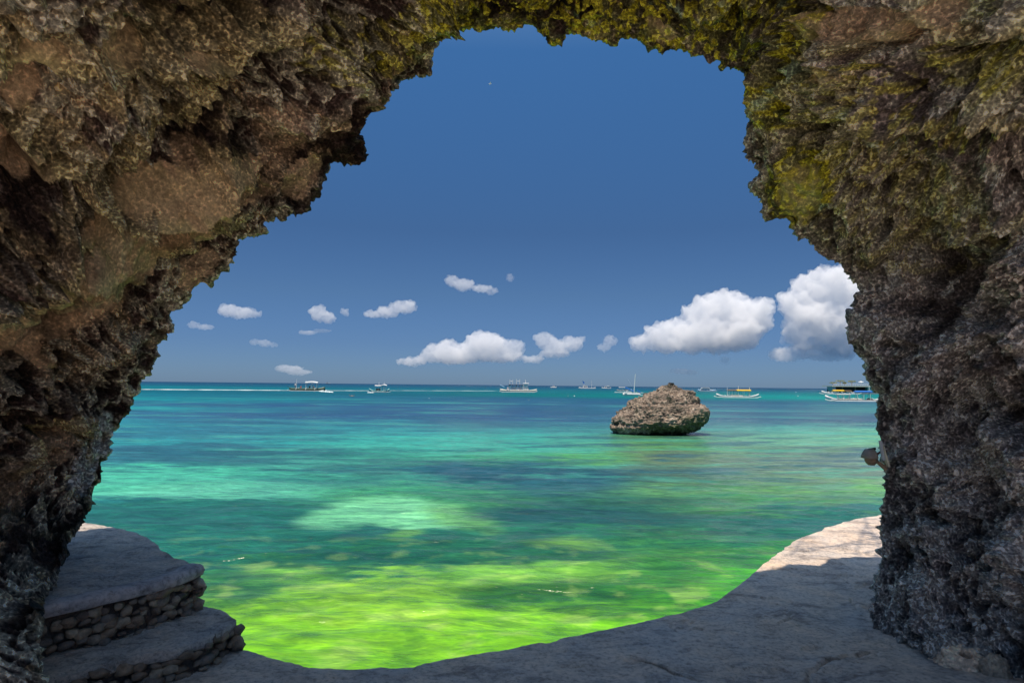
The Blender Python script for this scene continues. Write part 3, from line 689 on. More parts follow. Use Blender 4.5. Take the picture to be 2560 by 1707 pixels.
for nm, a_, b_, lb in (('side_wall', 0, js1 + 1, 'brown and cream overhanging wall with pale ledges'), ('vault', js1, js2 + 1, 'mossy yellow-green top of the arch'),
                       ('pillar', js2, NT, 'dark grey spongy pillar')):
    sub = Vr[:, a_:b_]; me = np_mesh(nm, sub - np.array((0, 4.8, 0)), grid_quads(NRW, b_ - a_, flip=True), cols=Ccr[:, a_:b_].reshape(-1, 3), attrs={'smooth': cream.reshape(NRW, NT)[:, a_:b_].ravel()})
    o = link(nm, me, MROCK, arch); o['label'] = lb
print('arch', time.time() - T0)

# ------------------------------------------------------------------ stepped terrace with its cobbles
Z1, Z2 = 0.17, 0.43
terr = empty('stone_terrace', (-2.6, 4.3, 0))
tag(terr, 'two-level cement terrace with cobblestone risers at the foot of the left wall', 'terrace')
TO = Vector((-2.6, 4.3, 0))
def slab(name, poly, ztop, zbot, mat, rise, seed, step=0.03, lipdrop=0.006):
    """solid slab: fine top grid clipped to a polygon by casting rows between two boundary lines"""
    fr, bk = poly                         # front edge line, back edge line (same direction)
    n = int(max(np.linalg.norm(np.diff(fr, axis=0), axis=1).sum(), 1) / step) + 2
    Fr = resample(fr, n=n); Bk = resample(bk, n=n)
    Fr[:, :2] += np.stack([pn(np.c_[Fr * 6, np.zeros(n)], seed), pn(np.c_[Fr * 6 + 5, np.zeros(n)], seed + 1)], 1) * rise
    m_ = max(12, int(np.linalg.norm(Fr - Bk, axis=1).mean() / step))
    rows = []
    inw = (Bk - Fr) / np.linalg.norm(Bk - Fr, axis=1)[:, None]
    for z_, k_ in ((zbot, 0.10), (zbot * .5 + ztop * .5, 0.10), (ztop - 0.07, 0.10), (ztop - 0.052, 0.0), (ztop - 0.035, -0.006), (ztop - lipdrop, -0.004)):
        r0 = np.c_[Fr + inw * k_, np.full(n, z_)]; r0[:, 2] += pn(np.c_[Fr * 9, np.full(n, z_)], seed + 20) * .012 * (k_ < .05); rows.append(r0)
    for q in np.linspace(0.004, 1, m_):
        xy = Fr * (1 - q) + Bk * q; P_ = np.c_[xy, np.zeros(n)]
        rows.append(np.c_[xy, ztop + fbm(P_ * 2.5, 4, seed + 3) * 0.02 + fbm(P_ * 12, 4, seed + 9) * 0.012 - lipdrop * .3 * np.exp(-q * 40)])
    rows.append(np.c_[Bk, np.full(n, zbot)])
    G_ = np.array(rows) - np.array(TO)
    return link(name, np_mesh(name, G_, grid_quads(len(rows), n)), mat, terr)
def zpts(L, z): return np.array([at_z(x, y, z)[:2] for x, y in L])
# upper terrace: front line from the wall to the corner, then the seaward side to the far end
up_front = zpts([(107, 1520), (226, 1494), (323, 1473), (449, 1440), (504, 1415)], Z2)
up_front = np.vstack([up_front[0] + (up_front[0] - up_front[1]) * 2.2, up_front])
up_sea = zpts([(504, 1415), (465, 1400), (436, 1391), (407, 1378), (391, 1358), (372, 1345), (336, 1331), (304, 1323), (259, 1312), (204, 1305)], Z2)
up_sea = np.vstack([up_sea, up_sea[-1] + (up_sea[-1] - up_sea[-3]) * 3])
lo_front = zpts([(107, 1698), (226, 1669), (304, 1648), (385, 1633), (446, 1617), (517, 1594), (570, 1560), (595, 1547)], Z1)
lo_front = np.vstack([lo_front[0] + (lo_front[0] - lo_front[1]) * 2, lo_front])
lo_end = zpts([(595, 1547), (560, 1528), (529, 1519)], Z1)
farL = np.array((-7.5, 8.5))
# front-line + sea-line as one front boundary, fanned to a back line
fb = np.vstack([up_front, up_sea[1:]])
bb = np.vstack([[(-5.6, 2.9)], [(-5.8, 4.0)], [(-6.0, 5.0)], [(-6.2, 6.0)], [(-6.4, 7.0)]])
slab('upper_slab', (fb, bb), Z2, -1.4, MTERR, 0.012, 301, 0.022)
fb2 = np.vstack([lo_front, lo_end[1:], [lo_end[-1] + np.array((-.35, .25))]])
bb2 = np.array([(-4.2, 2.9), (-4.0, 3.2), (-3.6, 3.6), (-3.0, 4.0), (-2.6, 4.4)])
slab('lower_step', (fb2, bb2), Z1, -1.4, MTERR, 0.03, 321, 0.02)
# smooth nosing along the upper edge
def ribbon(name, line, w_, h_, z_, mat, inset=0.02):
    L = resample(line, step=0.05); d = np.gradient(L, axis=0); d /= np.linalg.norm(d, axis=1)[:, None]; nn = np.stack([d[:, 1], -d[:, 0]], 1)
    wj = 1 + .12 * pn(np.c_[L * 3, L[:, :1] * 0], 7)
    rows = []
    for a_, zz in ((-inset, z_ - h_), (-inset - .012, z_ - h_ * .4), (-inset, z_ + .004), (-inset + .02, z_ + .014), (-inset + w_ * .6, z_ + .016), (-inset + w_, z_ + .004), (-inset + w_, z_ - .03)):
        off = a_ * wj if a_ > 0 else np.full(len(L), a_)
        zz_ = zz + pn(np.c_[L * 4, L[:, :1] * 0 + a_ * 9], 8) * .004
        rows.append(np.c_[L - nn * off[:, None], zz_])
    return link(name, np_mesh(name, np.array(rows) - np.array(TO), grid_quads(len(rows), len(L))), mat, terr)
MNOSE = concrete_material('smooth_cement', (0.42, 0.40, 0.42), (0.54, 0.46, 0.44), 0.8)
ribbon('nosing', up_front, 0.13, 0.05, Z2, MNOSE, 0.012)
# cobbles
def stone_mesh(i):
    b_ = bmesh.new(); bmesh.ops.create_icosphere(b_, subdivisions=2, radius=1)
    P_ = np.array([v.co[:] for v in b_.verts]); h_ = fbm(P_ * 1.1 + i * 13, 4, 400 + i) * .8
    for v, q in zip(b_.verts, h_):
        v.co *= 1 + q
        for k in range(3): v.co[k] = math.copysign(abs(v.co[k]) ** 0.85, v.co[k])
    me_ = bpy.data.meshes.new('cobble'); b_.to_mesh(me_); b_.free()
    for q in me_.polygons: q.use_smooth = True
    return me_
def stone_material(name, stops):
    m, t, p = new_mat(name); oi = N(t, 'ShaderNodeObjectInfo'); g = N(t, 'ShaderNodeNewGeometry')
    r = ramp(t, oi.outputs['Random'], stops)
    n = noise_node(t, 24, 7, .72, g.outputs['Position']); r2 = ramp(t, n.outputs[0], [(.3, (.45, .42, .42)), (.5, (.9, .9, .9)), (.72, (1.5, 1.45, 1.35))])
    t.links.new(mixc(t, r.outputs[0], r2.outputs[0]), p.inputs['Base Color']); p.inputs['Roughness'].default_value = .6
    t.links.new(bump(t, n.outputs[0], .8, .02), p.inputs['Normal']); return m
MCOB = stone_material('cobble_stone', [(0, (.13, .09, .07)), (.3, (.26, .18, .12)), (.55, (.17, .14, .12)), (.8, (.40, .31, .22)), (1, (.26, .18, .12))])
stones = [stone_mesh(i) for i in range(9)]
for s_ in stones: s_.materials.append(MCOB)
rs = np.random.RandomState(5)
def cobble(pos, dims, rot, i):
    o = bpy.data.objects.new('cobble', stones[i % 9]); COL.objects.link(o); o.parent = terr
    o.location = Vector(pos) - TO; o.scale = dims; o.rotation_euler = rot
def riser(line, z0, z1, size, rows_, jit, inset=0.035, flat_=.75):
    L = resample(line, step=size * 1.02)
    d = np.gradient(L, axis=0); d /= np.linalg.norm(d, axis=1)[:, None]; nn = np.stack([d[:, 1], -d[:, 0]], 1)
    dz = (z1 - z0) / rows_
    for r0 in range(rows_):
        off = rs.rand() * size
        for k in range(len(L)):
            q = L[k] + d[k] * (off - size / 2 + rs.uniform(-.25, .25) * size) + nn[k] * (-inset + rs.uniform(-.3, .5) * jit)
            sz = size * rs.uniform(.32, .72)
            z_ = z0 + dz * (r0 + .5) + rs.uniform(-.4, .4) * dz
            cobble((q[0], q[1], z_), (sz * rs.uniform(.9, 1.35), sz * .8, min(dz * .62, sz * flat_ * rs.uniform(.85, 1.25))), (rs.uniform(-.3, .3), rs.uniform(-.35, .35), math.atan2(d[k][1], d[k][0]) + rs.uniform(-.3, .3)), rs.randint(9))
vis_front = up_front[1:]
riser(np.vstack([vis_front[0] + (vis_front[0] - vis_front[1]) * .3, vis_front]), Z1 - .03, Z2 - .06, 0.060, 5, .022, .022)
riser(up_sea[:4], -.1, Z2 - .06, 0.075, 7, .02, .03)
riser(up_sea[3:9], .12, Z2 - .04, 0.09, 3, .02, .03)
riser(np.vstack([lo_front[1:]]), -.02, Z1 - .03, 0.07, 3, .04, .012, .6)
riser(lo_end, -.35, Z1 - .05, 0.08, 6, .03, .02, .7)
# mortar core behind the cobbles
ribc = resample(vis_front, step=.06)
def wall_strip(name, line, z0, z1, inset, seed, mat):
    L = resample(line, step=.03); d = np.gradient(L, axis=0); d /= np.linalg.norm(d, axis=1)[:, None]; nn = np.stack([d[:, 1], -d[:, 0]], 1)
    rows = []
    for z_ in np.linspace(z0, z1, 14):
        rows.append(np.c_[L - nn * (inset - .045 * fbm(np.c_[L * 9, L[:, :1] * 0 + z_ * 9], 3, seed))[:, None], np.full(len(L), z_)])
    rows.append(np.c_[L - nn * .3, np.full(len(L), z1)])
    return link(name, np_mesh(name, np.array(rows) - np.array(TO), grid_quads(len(rows), len(L))), mat, terr)
MDARK = concrete_material('damp_mortar', (0.12, 0.09, 0.075), (0.22, 0.17, 0.14), 2.5)
wall_strip('mortar', np.vstack([up_front, up_sea[1:6]]), -.9, Z2 - .05, .035, 350, MDARK)
wall_strip('mortar', np.vstack([lo_front, lo_end[1:]]), -.9, Z1 - .05, .035, 360, MDARK)

# ------------------------------------------------------------------ shrub on the seaward top of the rock; its long fronds throw streaky shade on the path
m, t, p = new_mat('frond_leaf'); p.inputs['Base Color'].default_value = (.06, .09, .03, 1); p.inputs['Roughness'].default_value = .6
sh = empty('hanging_shrub', (2.2, 5.0, 5.4)); tag(sh, 'shrub with long narrow fronds on top of the right side of the arch', 'shrub')
MB().tube((0, -.2, -.3), (.2, .1, .2), .06, .04).tube((.2, .1, .2), (.5, .4, .4), .04, .02).build('trunk', m, sh)
rf = random.Random(8)
for k in range(24):
    a_ = R(rf.uniform(-60, 75)); ln = rf.uniform(1.2, 2.6); st = Vector((.5, .4, .4)) + Vector((rf.uniform(-.6, 1.2), rf.uniform(-.3, .3), rf.uniform(-.2, .3))); mb = MB(); pv = None
    for i in range(15):
        q = i / 14; c0 = st + Vector((math.cos(a_) * ln * q, math.sin(a_) * ln * q, .5 * q - 1.0 * q * q))
        if pv is not None:
            mb.tube(pv, c0, .008, n=4)
            for sd2 in (-1, 1):
                if rf.random() < .7:
                    tip = c0 + Vector((math.cos(a_ + sd2 * .9), math.sin(a_ + sd2 * .9), -.25)) * .34 * (1 - .6 * q); side = Vector((-math.sin(a_), math.cos(a_), 0)) * .016
                    v = [mb.b.verts.new(z_) for z_ in (c0 - side, c0 + side, tip)]; mb.b.faces.new(v)
        pv = c0
    mb.build('frond', m, sh)

# ------------------------------------------------------------------ cream lump with a hole at the foot of the pillar
def lump(name, c, rx, ry, rz, seed, hole, colr, label, cat):
    nu, nv = 120, 60; U, Vv = np.meshgrid(np.linspace(0, 2 * math.pi, nu), np.linspace(-.5, math.pi / 2 - .001, nv))
    P_ = np.stack([np.cos(U) * np.cos(Vv), np.sin(U) * np.cos(Vv), np.sin(Vv)], -1).reshape(-1, 3)
    h_ = fbm(P_ * 1.6 + seed, 4, seed) * .28 + fbm(P_ * 5, 4, seed + 4) * .12; Q_ = P_ * (1 + h_)[:, None] * np.array((rx, ry, rz))
    for (a_, b_, r_h, dp) in hole:
        hd = np.array((math.cos(a_) * math.cos(b_), math.sin(a_) * math.cos(b_), math.sin(b_))); dd = np.linalg.norm(P_ - hd, axis=1)
        Q_ -= hd * (dp * sstep(r_h, r_h * .75, dd))[:, None]; Q_ += P_ * (.004 * np.exp(-((dd - r_h * 1.05) / .08) ** 2))[:, None]
    cc = np.clip(np.array(colr) * (1 + .4 * fbm(P_ * 5, 4, seed + 8))[:, None], .03, .8)
    o = link(name, np_mesh(name, Q_, grid_quads(nv, nu), cols=cc), MROCK); o.location = c; o.rotation_euler = (0, 0, 0); tag(o, label, cat); return o
MLUMP = rock_material('smooth_stone', 1.0, .2, .35, .15)
c_ = at_z(2400, 1640, 0.0)
o = lump('stone_lump', (c_.x - .05, c_.y - .09, -.01), .155, .12, .12, 501, [(R(-100), R(50), .27, .16)], (.78, .58, .42), 'smooth cream cement lump with a round hole at the foot of the dark pillar', 'stone')
o.data.materials[0] = MLUMP
c_ = at_z(2455, 1655, 0.0)
o = lump('stone_lump', (c_.x - .02, c_.y - .13, -.01), .085, .07, .10, 517, [], (.36, .29, .22), 'small rough stone right beside the holed cream lump', 'stone'); o.data.materials[0] = MLUMP

# ------------------------------------------------------------------ lamp fixed to the seaward edge of the pillar
lc = at_y(2178, 1140, 4.72)
MSH = wear_paint('weathered_shade', (.34, .31, .27), .7, .5, 14); MBLK = wear_paint('black_metal', (.02, .02, .022), .5); MRUST = wear_paint('rusty_bracket', (.10, .04, .035), .7, .4, 12)
MTAN = wear_paint('tan_stalk', (.34, .24, .15), .8, .5, 20); MBRD = wear_paint('bluish_board', (.50, .55, .58), .5, .2, 10); MCRM = wear_paint('cream_edge', (.66, .62, .46), .6, .2, 10)
lp = empty('wall_lamp', lc); tag(lp, 'small weathered lamp on a bracket sticking out from the right pillar over the sea', 'lamp')
u = 4.72 / F
def L3(px, py, dy=0): return Vector(((px - 2178) * u, dy, -(py - 1140) * u))
mb = MB(); nseg = 16; rings = []
for (yy, rr) in ((1122, 8), (1124, 12), (1130, 16), (1138, 19), (1144, 20), (1146, 14)):
    rings.append([L3(2176, yy) + Vector((math.cos(a_) * rr * u * (1 + .12 * math.sin(3 * a_)), math.sin(a_) * rr * u, 0)) for a_ in np.linspace(0, 2 * math.pi, nseg, endpoint=False)])
mb.loft(rings); mb.build('lamp_shade', MSH, lp, True)
mb = MB(); rings = []
for (yy, rr) in ((1143, 13), (1149, 16), (1156, 13), (1162, 7)):
    rings.append([L3(2178, yy) + Vector((math.cos(a_) * rr * u, math.sin(a_) * rr * u, 0)) for a_ in np.linspace(0, 2 * math.pi, nseg, endpoint=False)])
mb.loft(rings); mb.build('globe', MTAN, lp, True)
MB().tube(L3(2172, 1124), L3(2189, 1121), 3 * u, 3 * u, 10).build('cap', MBLK, lp)
MB().tube(L3(2186, 1140), L3(2200, 1130), 3.2 * u, 2.6 * u, 8).tube(L3(2200, 1130), L3(2216, 1128), 2.8 * u, 3.4 * u, 8).build('bracket', MRUST, lp)
MB().tube(L3(2188, 1150), L3(2204, 1162), 4 * u, 5.5 * u, 8).tube(L3(2204, 1162), L3(2214, 1172), 5.5 * u, 5 * u, 8).build('stalk', MTAN, lp)
bd = at_y(2209, 1135, 4.7); bo = empty('board', bd); tag(bo, 'narrow pale blue board with a cream edge fixed behind the lamp on the pillar', 'board')
def pr(pts, dy0, dy1):
    mb = MB(); mb.loft([[Vector(((x - 2209) * u, dy, -(y - 1135) * u)) for x, y in pts] for dy in (dy0, dy1)]); return mb
pr([(2199, 1102), (2206, 1102), (2214, 1140), (2214, 1150), (2206, 1150)], 0.0, 0.012).build('panel', MBRD, bo)
pr([(2207, 1112), (2210, 1118), (2223, 1166), (2219, 1166), (2213, 1148)], -.012, .016).build('edge_strip', MCRM, bo)

# ------------------------------------------------------------------ rock standing in the sea
prof = [(1230, 400, 1400), (1075, 300, 1500), (1020, 110, 1800), (970, 70, 1925), (930, 100, 1930), (890, 185, 1975), (850, 165, 2030), (800, 165, 2070), (720, 250, 2108), (640, 330, 2090),
        (560, 440, 2045), (500, 480, 1960), (470, 510, 1872), (440, 540, 1870), (390, 640, 1868), (340, 780, 1820), (300, 830, 1795), (270, 960, 1785), (235, 1052, 1770),
        (205, 1060, 1640), (165, 1100, 1540), (135, 1180, 1460), (95, 1280, 1420), (60, 1300, 1400)]
k_px = .12755; DB = 2.6 * F / (1087 - hor(1660)); us = DB / F * k_px
pr_ = np.array(prof, float)[::-1]; rowsb = 230
yy = np.linspace(60, 1230, rowsb); xl = np.interp(yy, pr_[:, 0], pr_[:, 1]); xr = np.interp(yy, pr_[:, 0], pr_[:, 2])
b0 = at_z(1660, 1087, WATER); ang = np.linspace(0, 2 * math.pi, 420, endpoint=True)
Pb = np.zeros((rowsb, 420, 3))
for i in range(rowsb):
    cxm = (xl[i] + xr[i]) / 2; hw = (xr[i] - xl[i]) / 2 * us
    dpt = min(hw * .8, 1.9) * (1 - .25 * sstep(900, 1080, yy[i]))
    Pb[i, :, 0] = b0.x + (cxm * k_px + 1520 - 1660) * DB / F + hw * np.sign(np.cos(ang)) * np.abs(np.cos(ang)) ** .85
    Pb[i, :, 1] = b0.y + 1.2 + dpt * np.sin(ang) - .3 * sstep(300, 900, yy[i])
    Pb[i, :, 2] = WATER + (1080 - yy[i]) * us
nb = grid_normals(Pb, 1)
c3 = Pb.mean((0, 1)); 
if ((Pb - c3) * nb).sum(-1).mean() < 0: nb = -nb
Vb = Pb.reshape(-1, 3); nb = nb.reshape(-1, 3)
wb = Vb + np.stack([pn(Vb * 2, 1), pn(Vb * 2 + 5, 2), pn(Vb * 2 + 9, 3)], 1) * .12
f1, f2 = worley(wb * 3.3, 5); f3, f4 = worley(wb * 8, 6)
mossy = sstep(.0, .9, (Vb[:, 0] - b0.x) / 2.6) * sstep(1.35, .9, Vb[:, 2] - WATER) + sstep(.75, .45, Vb[:, 2] - WATER + .25 * pn(Vb * 1.5, 9)) * sstep(-1.6, -.9, Vb[:, 0] - b0.x)
mossy = np.clip(mossy, 0, 1)
under = sstep(.72, .45, Vb[:, 2] - WATER + .12 * pn(Vb * 2, 19)) * sstep(-1.5, -.8, Vb[:, 0] - b0.x)
hb = ((f1 - .5) * .22 + (f3 - .5) * .13 + .08) * (1 - .7 * mossy * sstep(1.5, 2.5, Vb[:, 0] - b0.x)) + fbm(Vb * 1.3, 4, 600) * .16 + fbm(Vb * 6, 3, 605) * .06 - .10
hb -= .12 * under * sstep(0, 1, -nb[:, 1] + .2)
hb -= .28 * np.exp(-(((Vb[:, 0] - b0.x - .75) / .7) ** 2 + ((Vb[:, 2] - WATER - 1.25) / .28) ** 2)) * (nb[:, 1] < 0)
Vb2 = Vb + nb * hb[:, None]
na, nb_, nc_ = fbm(Vb * 1.5, 4, 610), fbm(Vb * 5, 4, 615), fbm(Vb * .7, 3, 620)
cb = np.tile(np.array((.40, .29, .20)), (len(Vb), 1)); cb = mixn(cb, (.22, .165, .12), sstep(-.1, .4, na)); cb = mixn(cb, (.56, .44, .33), sstep(.1, .5, nb_)); cb = mixn(cb, (.12, .11, .07), sstep(.2, .5, nb_ * .6 + na))
cb = mixn(cb, (.20, .22, .08), mossy * sstep(-.5, .1, na + .3) * .85); cb = mixn(cb, (.13, .17, .03), mossy * sstep(.05, .4, nb_) * .6)
cb = mixn(cb, (.58, .42, .34), sstep(.34, .16, Vb[:, 2] - WATER) * sstep(-.7, -1.3, Vb[:, 0] - b0.x))
cb = np.clip((cb * .75 + cb.mean(1, keepdims=True) * .25) * (.66, .66, .66), .02, .8)
bo2 = empty('sea_rock', (b0.x, b0.y + 1.2, WATER)); tag(bo2, 'lone brown limestone rock standing in the shallow sea, green underneath', 'rock')
link('body', np_mesh('body', Vb2 - np.array((b0.x, b0.y + 1.2, WATER)), grid_quads(rowsb, 420), cols=cb), MBOULD, bo2)
print('rocks', time.time() - T0)

# ------------------------------------------------------------------ boats
PAL = dict(white=(.80, .80, .78), cream=(.70, .66, .56), green=(.05, .10, .07), blue=(.03, .17, .55), yellow=(.85, .52, .02), brown=(.22, .13, .06), grey=(.30, .33, .35),
           dark=(.04, .04, .045), teal=(.20, .45, .45), pink=(.74, .60, .58), red=(.45, .05, .04), skin=(.40, .24, .16), orange=(.7, .25, .03), navy=(.03, .05, .12), lightblue=(.35, .55, .75), thatch=(.30, .22, .10))
MT = {k: wear_paint(k + '_paint', v, .45, .2, 1.2) for k, v in PAL.items()}
def sea_at(px, py):
    p_ = at_z(px, py, WATER); return p_, p_.y / F
def hull_mesh(L, B_, H, rise, fore=1.0, aft=1.0, deck=True):
    mb = MB(); rings = []
    for s_ in np.linspace(-1, 1, 17):
        wv_ = max(.04, (1 - abs(s_) ** 2.6)) * B_ / 2; k = (fore if s_ > 0 else aft)
        up = rise * k * max(0, (abs(s_) - .45) / .55) ** 1.8; x = s_ * L / 2
        zt = H + up; zb = -.35 * H + up * .75 * (abs(s_) > .6)
        rings.append([Vector((x, -wv_, zt)), Vector((x, -wv_ * .75, (zt + zb) * .5)), Vector((x, -wv_ * .15, zb)), Vector((x, wv_ * .15, zb)), Vector((x, wv_ * .75, (zt + zb) * .5)), Vector((x, wv_, zt))])
    mb.loft(rings); return mb
def boat(px, py, wpx, label, cat='boat', name='outrigger_boat', rz=0.0, hull='white', H=.06, B_=.13, rise=.08, fore=1, aft=1, canopies=(), cabins=(), masts=(), rig=None, posts=(), bars=(), trim=None, group=None):
    loc, k = sea_at(px, py); L = wpx * k
    o = empty(name, loc, rz); tag(o, label, cat, group or 'boats out on the bay')
    hull_mesh(L, B_ * L, H * L, rise * L, fore, aft).build('hull', MT[hull], o, True)
    if trim: MB().box((0, -B_ * L * .5, H * L * .93), (L * .8, .03 * L * .3, H * L * .25)).build('stripe', MT[trim], o)
    for (x0, x1, z0, th, c, bow) in canopies:
        mb = MB(); rings = []
        for s_ in np.linspace(0, 1, 9):
            x = (x0 + (x1 - x0) * s_) * L; zz = (z0 + bow * math.sin(math.pi * s_)) * L; hb_ = B_ * L * .62
            rings.append([Vector((x, -hb_, zz - .008 * L)), Vector((x, -hb_, zz + th * L * .4)), Vector((x, 0, zz + th * L)), Vector((x, hb_, zz + th * L * .4)), Vector((x, hb_, zz - .008 * L))])
        mb.loft(rings); mb.build('canopy', MT[c], o)
        for x in (x0 + .03, (x0 + x1) / 2, x1 - .03):
            for sy in (-1, 1):
                MB().tube((x * L, sy * B_ * L * .45, H * L * .8), (x * L, sy * B_ * L * .5, z0 * L + .004 * L), .0045 * L, n=5).build('post', MT['cream'], o)
    for (x0, x1, z1, c, nwin) in cabins:
        cbn = MB(); hb_ = B_ * L * .42
        cbn.loft([[Vector((x0 * L, -hb_, H * L * .9)), Vector((x1 * L, -hb_, H * L * .9)), Vector((x1 * L, hb_, H * L * .9)), Vector((x0 * L, hb_, H * L * .9))],
                  [Vector(((x0 + .02) * L, -hb_ * .92, z1 * L)), Vector(((x1 - .02) * L, -hb_ * .92, z1 * L)), Vector(((x1 - .02) * L, hb_ * .92, z1 * L)), Vector(((x0 + .02) * L, hb_ * .92, z1 * L))]])
        cb_ = cbn.build('cabin', MT[c], o)
        for i in range(nwin):
            xw_ = x0 + .04 + (x1 - x0 - .08) * (i + .5) / nwin
            MB().box((xw_ * L, -hb_ * .97, (H * .9 + (z1 - H * .9) * .62) * L), ((x1 - x0) / nwin * .55 * L, .02 * L, (z1 - H) * .38 * L)).build('window', MT['dark'], cb_)
    for (x, z0, z1, r0, lean) in masts:
        MB().tube((x * L, 0, z0 * L), ((x + lean) * L, 0, z1 * L), r0 * L * 1.9, r0 * L * 1.3, 6).build('mast', MT['white'], o)
    for (xa, za, xb, zb, r0, c) in bars:
        MB().tube((xa * L, 0, za * L), (xb * L, 0, zb * L), r0 * L, r0 * L, 6).build('spar', MT[c], o)
    if rig:
        rl, rw, rz_, c = rig
        for sy in (-1, 1):
            pts = [(-rl * .5, .025), (-rl * .42, 0.004), (rl * .40, 0.004), (rl * .5, .03)]
            mb = MB()
            for a_, b_ in zip(pts[:-1], pts[1:]): mb.tube((a_[0] * L, sy * rw * L, a_[1] * L), (b_[0] * L, sy * rw * L, b_[1] * L), .0075 * L, n=6)
            mb.build('outrigger_float', MT[c], o)
            for xb_ in (-rl * .27, 0, rl * .25):
                mb = MB(); pv_ = None
                for s_ in np.linspace(0, 1, 6):
                    q = Vector((xb_ * L, sy * (B_ * .3 + (rw - B_ * .3) * s_) * L, (H + .03 * math.sin(s_ * 2.2) - (H - .012) * s_ ** 2) * L))
                    if pv_ is not None: mb.tube(pv_, q, .005 * L, n=5)
                    pv_ = q
                mb.build('outrigger_beam', MT[c], o)
    return o, L, loc, k

boat(768, 977, 88, 'dark green outrigger boat with a curved white canopy, leftmost of the boats', hull='green', H=.075, B_=.14, rise=.05, aft=.4, rz=R(4),
     canopies=((-.05, .30, .225, .03, 'white', .02),), rig=(1.0, .22, 0, 'white'), masts=((-.30, .05, .33, .004, 0), (-.04, .05, .30, .004, 0)), bars=((-.5, .09, -.56, .13, .006, 'green'),))
boat(948, 980, 52, 'small boat with a wavy white awning, second boat from the left', hull='teal', H=.07, B_=.16, rise=.12, rz=R(-6),
     canopies=((-.20, .12, .30, .04, 'white', -.01), (.10, .38, .31, .035, 'white', .03)), rig=(1.0, .28, 0, 'white'), masts=((-.02, .05, .47, .006, 0), (.24, .05, .47, .006, 0)), cabins=((-.15, .05, .17, 'dark', 1),))
o, L, loc, k = boat(1296, 980, 92, 'large white ferry with two H-shaped masts and a pinkish cabin', name='ferry_boat', hull='cream', H=.055, B_=.13, rise=.035, rz=R(0),
     cabins=((-.32, .28, .135, 'pink', 0), (-.28, -.19, .20, 'white', 0), (.08, .26, .205, 'white', 0), (-.06, -.02, .2, 'white', 0)), canopies=((-.28, .12, .198, .010, 'navy', 0), (.13, .28, .235, .012, 'white', 0)), rig=(1.02, .22, 0, 'white'),
     masts=((-.235, .1, .34, .006, 0), (-.155, .1, .34, .006, 0), (-.055, .1, .35, .006, 0), (.035, .1, .35, .006, 0), (.20, .2, .34, .005, -.01)), bars=((-.24, .295, -.15, .295, .005, 'white'), (-.06, .30, .04, .30, .005, 'white'), (-.5, .19, -.38, .13, .010, 'lightblue')))
boat(1384, 969, 15, 'tiny white boat on the horizon right of the large ferry', hull='white', H=.12, B_=.2, rise=.06, cabins=((-.15, .2, .35, 'white', 1),), rig=(1.0, .3, 0, 'white'))
o, L, loc, k = boat(1468, 971, 42, 'white cabin boat with a thin mast and a small blue sail at its stern', hull='white', H=.05, B_=.14, rise=.03,
     cabins=((-.26, .02, .17, 'white', 2),), rig=(1.0, .25, 0, 'white'), masts=((.26, .04, .48, .005, 0), (-.18, .15, .42, .005, -.02)))
sail = MB(); sail.loft([[Vector((-.30 * L, -.01 * L, .46 * L)), Vector((-.16 * L, -.01 * L, .38 * L)), Vector((-.20 * L, -.01 * L, .24 * L))], [Vector((-.30 * L, .01 * L, .46 * L)), Vector((-.16 * L, .01 * L, .38 * L)), Vector((-.20 * L, .01 * L, .24 * L))]])
sail.build('sail', MT['blue'], o)
boat(1516, 971, 23, 'tiny low white boat between the blue-sailed boat and the tall mast', hull='white', H=.08, B_=.2, rise=.05, cabins=((-.22, .02, .24, 'white', 1),), canopies=((.05, .3, .26, .03, 'cream', 0),), rig=(1.0, .3, 0, 'white'))
boat(1557, 977, 30, 'pale boat half hidden behind the moored sailing boat', hull='grey', H=.08, B_=.18, rise=.03, canopies=((-.35, .25, .28, .03, 'white', 0),), rig=(1.0, .28, 0, 'white'))
# sailing boat
o, L, loc, k = boat(1579, 989, 44, 'white sailing boat with a tall bare mast and blue cover beside the rock', name='sailing_boat', hull='white', H=.13, B_=.22, rise=.02,
     masts=((.13, .15, 1.23, .016, .09),), bars=((-.98, .18, .66, .165, .016, 'white'), (.30, .045, 1.06, .03, .018, 'white'), (-.36, .46, .13, .24, .035, 'blue'), (.30, .3, .50, .2, .03, 'blue'), (-.3, .19, -.2, .35, .012, 'white'), (-.2, .35, .02, .35, .012, 'white'), (.02, .35, -.06, .19, .012, 'white'),
            (-.16, .18, -.13, .35, .01, 'white'), (-.2, .95, .0, .55, .002, 'white')), cabins=((-.42, .0, .22, 'white', 0),))
boat(1767, 978, 44, 'white and light blue boat with a flat white roof just right of the sea rock', hull='lightblue', H=.07, B_=.18, rise=.05, canopies=((-.34, .14, .17, .02, 'white', 0), (-.28, .1, .21, .012, 'grey', 0)), cabins=((-.38, .2, .12, 'white', 3),), bars=((.2, .09, .5, .07, .015, 'cream'),), rig=(1.0, .24, 0, 'white'))
o, L, loc, k = boat(1844, 994, 108, 'white upswept outrigger boat with a yellow and brown awning', hull='white', H=.035, B_=.09, rise=.065, rz=R(2),
     canopies=((-.24, -.03, .165, .022, 'brown', 0), (-.03, .30, .16, .03, 'yellow', 0)), rig=(.95, .18, 0, 'white'), masts=((-.24, .03, .24, .0035, 0), (.02, .03, .27, .0035, 0), (.28, .03, .24, .0035, 0)),
     cabins=((-.18, .12, .07, 'cream', 0),))
boat(2100, 985, 92, 'white boat with a yellow awning moored in front of the floating bar', hull='white', H=.04, B_=.09, rise=.05, canopies=((-.20, .10, .085, .03, 'yellow', 0), (.12, .3, .085, .02, 'brown', 0)), rig=(1.0, .16, 0, 'white'))
